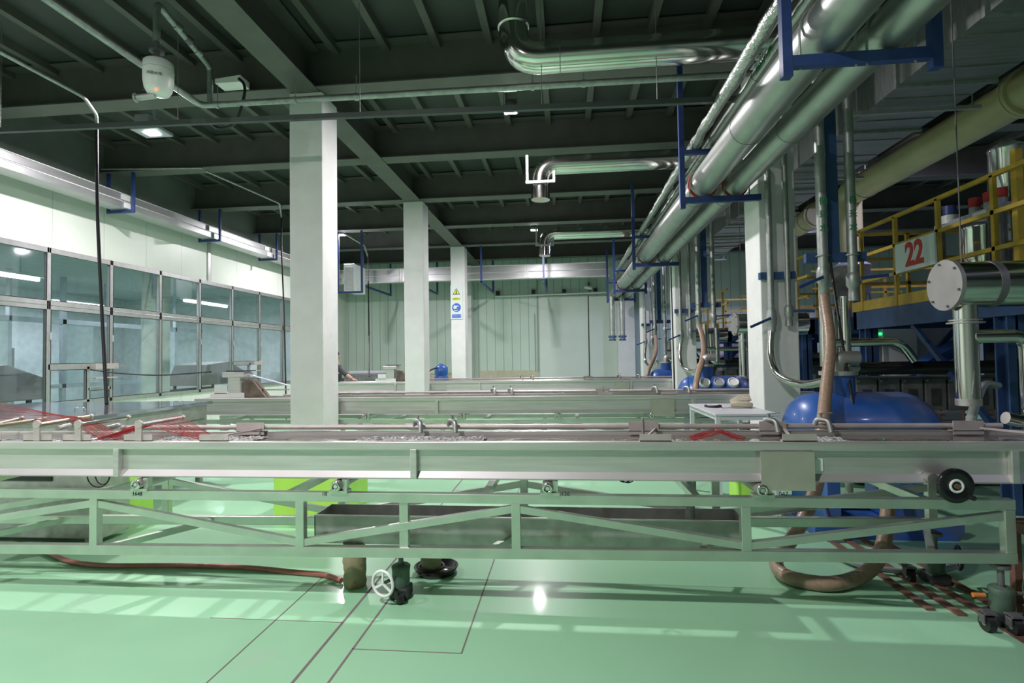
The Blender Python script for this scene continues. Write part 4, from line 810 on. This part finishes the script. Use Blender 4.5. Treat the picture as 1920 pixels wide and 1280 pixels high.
def extruder(dy, w):
    o = Vector((0,dy,0)); x0, x1 = 2.95, 6.5
    t = thing('extruder', 'dark extruder with a row of grey barrel sections, %s line' % w, 'extruder', (4.6,6.7+dy,0), 'extruders')
    obj('base', B().box(x0+.3,x1,6.4+dy,7.1+dy,0,.55), dark, t, .02); obj('shelf', B().box(x0+.1,x1,6.25+dy,6.35+dy,.72,.74), dgrey, t)
    obj('barrel_core', B().box(x0+.25,x1,6.45+dy,6.95+dy,.85,1.15), dark, t)
    for k in range(9):
        x = x0+.3+.24*k; obj('barrel_section', B().box(x,x+.22,6.36+dy,7.0+dy,.84,1.20), dgrey, t, .01)
        obj('section_window', B().box(x+.06,x+.15,6.345+dy,6.362+dy,.90,1.08), dark, t); obj('bolt', B().cyl((x+.02,6.36+dy,1.17),(x+.02,6.35+dy,1.17),.01,8), alu, t)
        p = (x+.1, 6.3+dy); obj('small_valve', B().cyl((p[0],p[1],.74),(p[0],p[1],.86-.05*(k%2)),.012,8).cyl((p[0],p[1],.80),(p[0]+.06,p[1],.80),.012,8).cyl((p[0],p[1],.84),(p[0],p[1],.855),.022,8), rust, t)
    obj('manifold_pipe', B().cyl((x0-.1,6.2+dy,1.32),(x0+2.2,6.2+dy,1.32),.07), blackg, t)
    obj('pipe_bend', B().tube(fillet([(2.9,6.1+dy,1.9),(2.9,6.1+dy,1.35),(3.2,6.2+dy,1.32)], .15), .06), pol, t)
    obj('curved_pipe', B().tube(fillet([(2.75,6.05+dy,1.60),(3.55,6.05+dy,1.60),(3.68,6.05+dy,1.40)], .12), .045), pol, t)
    for x in (2.78,3.0): obj('riser', B().cyl((x,6.05+dy,1.35),(x,6.05+dy,2.1),.05), pol, t)
    obj('gearbox', B().box(5.2,6.5,6.3+dy,7.2+dy,.55,1.5), dark, t, .03)
    c = thing('control_cabinet', 'pale grey control cabinet behind the %s extruder' % w, 'cabinet', (4.9,8.1+dy,0), 'control cabinets')
    obj('body', B().box(4.35,5.5,8.0+dy,8.4+dy,0,1.95), lgrey, c, .01); obj('door', B().box(4.45,4.9,7.99+dy,8.0+dy,.9,1.85), white, c); obj('indicator', B().cyl((4.42,7.99+dy,1.75),(4.42,7.98+dy,1.75),.02), ledg, c)
    r = thing('blue_ramp', 'blue sloping chute behind the %s extruder' % w, 'chute', (5.3,7.4+dy,1.2), 'blue chutes')
    obj('ramp', B().bar((4.5,7.45+dy,1.25),(5.6,7.45+dy,1.85),.3,.12), pump, r); obj('stand', B().box(5.4,5.5,7.4+dy,7.5+dy,0,1.7), bluel, r)
extruder(0, 'nearest'); extruder(4.9, 'second'); extruder(9.2,'third')
one('clear_hose', B().tube(curve([P(1870,722,Y=5.0),P(1845,722,Y=4.8),P(1828,760,Y=4.5),P(1815,810,Y=4.2)]), .033, 12), hosec, 'clear plastic hose bending down behind the near tank at right', 'hose')
t = thing('outlet_elbow', 'polished elbow pipe reaching in from the right over the tank', 'pipe', P(1890,790,Y=3.7)); obj('elbow', B().tube(fillet([P(1885,783,Y=3.7),P(1925,792,Y=3.7),P(1960,700,Y=3.9)],.08), .04), pol, t)
one('dark_motor', B().cyl((4.05,4.95,1.42),(4.5,4.95,1.42),.07), dark, 'dark motor beside the blue platform leg', 'motor')
one('junction_box', B().box(3.99,4.0,5.0,5.12,1.9,1.97), white, 'small white label box on the platform beam', 'box')
one('white_chair_cover', B().lathe((4.9,6.15,1.25),(0,0,1),[(0,.12),(.1,.12),(.2,.08),(.3,.07),(.32,.001)]), white, 'white plastic housing standing behind the black manifold pipe', 'housing')

# ------------------------------------------------------------------ person bending over the third tank
def person():
    t = thing('person', 'person in dark work clothes leaning over the third tank, mostly behind the near column', 'person', (-5.7,12.8,0))
    base = Vector((-5.68,12.78,0))
    def skinmesh(name, verts, edges, rad, m, root=0, parent=t, lvl=2):
        me = bpy.data.meshes.new(name); me.from_pydata([Vector(v)+base-WL[t.name] for v in verts], edges, []); me.materials.append(m)
        o = bpy.data.objects.new(name, me); C.objects.link(o); o.parent = parent; WL[o.name] = WL[t.name]
        md = o.modifiers.new('skin','SKIN'); md.use_smooth_shade = True
        for i, r in enumerate(rad): me.skin_vertices[0].data[i].radius = (r, r); me.skin_vertices[0].data[i].use_root = (i == root)
        s = o.modifiers.new('sub','SUBSURF'); s.levels = lvl; s.render_levels = lvl; return o
    V = [(0,0,.92),(.03,-.08,1.1),(.08,-.2,1.28),(.11,-.27,1.38),(.13,-.31,1.46),(.15,-.34,1.54),(.16,-.37,1.62),
         (-.02,.10,.90),(-.02,.09,.5),(-.02,.14,.08),(.04,.06,.04), (.0,-.08,.90),(.03,-.08,.5),(.0,-.02,.08),(.07,-.08,.04),
         (.02,-.10,1.36),(-.02,-.28,1.16),(.12,-.48,1.08),(.2,-.42,1.34),(.42,-.52,1.18),(.68,-.62,1.05)]
    Ed = [(0,1),(1,2),(2,3),(3,4),(4,5),(5,6),(0,7),(7,8),(8,9),(9,10),(0,11),(11,12),(12,13),(13,14),(3,15),(15,16),(16,17),(3,18),(18,19),(19,20)]
    Rr = [.14,.13,.15,.13,.06,.09,.085,.09,.065,.045,.04,.09,.065,.045,.04,.06,.045,.032,.06,.045,.033]
    body = skinmesh('body', V, Ed, Rr, skin)
    clo = skinmesh('work_jacket', V[:4]+V[15:17]+V[18:20]+[(.54,-.57,1.12)], [(0,1),(1,2),(2,3),(3,4),(4,5),(3,6),(6,7),(7,8)], [.16,.15,.17,.145,.075,.06,.075,.06,.045], cloth)
    tr = skinmesh('trousers', [V[0],V[7],V[8],V[9],V[11],V[12],V[13]], [(0,1),(1,2),(2,3),(0,4),(4,5),(5,6)], [.155,.105,.08,.06,.105,.08,.06], cloth)
    skinmesh('hair', [(.145,-.33,1.60),(.14,-.33,1.67),(.17,-.37,1.70)], [(0,1),(1,2)], [.085,.085,.06], black)
    hb = Vector((.73,-.64,1.03))
    for k, (dx, dy, L) in enumerate(((.0,-.03,.07),(.0,-.01,.08),(.0,.01,.075),(.0,.03,.06))):
        skinmesh('finger', [hb+Vector((-.02,dy,0)), hb+Vector((L*.55,dy*1.2,-.008)), hb+Vector((L,dy*1.3,-.03))], [(0,1),(1,2)], [.012,.010,.008], skin)
    skinmesh('thumb', [hb+Vector((-.03,-.02,-.005)), hb+Vector((.0,-.055,-.012)), hb+Vector((.035,-.065,-.02))], [(0,1),(1,2)], [.013,.011,.009], skin)
    skinmesh('palm', [hb+Vector((-.06,0,.005)), hb+Vector((-.02,0,0)), hb+Vector((.01,0,0))], [(0,1),(1,2)], [.028,.034,.03], skin)
    p = Vector((.15,-.37,1.60))
    obj('nose', B().add([base+p+Vector(v) for v in ((.085,-.01,.02),(.085,-.03,-.02),(.085,.01,-.02),(.12,-.015,-.015))], [(0,1,3),(0,3,2),(1,2,3)]), skin, t)
    for s_ in (-1,1): obj('eye', B().lathe(base+p+Vector((.078,-.01+.032*s_,.025)),(1,0,0),[(0,.01),(.008,.007),(.011,.001)],10), black, t); obj('ear', B().lathe(base+p+Vector((-.01,.085*s_,0)),(0,s_,0),[(0,.025),(.012,.02),(.014,.001)],10), skin, t)
    obj('mouth', B().box(base.x+p.x+.08,base.x+p.x+.088,base.y+p.y-.03,base.y+p.y+.01,p.z-.048,p.z-.042), redp, t)
person()
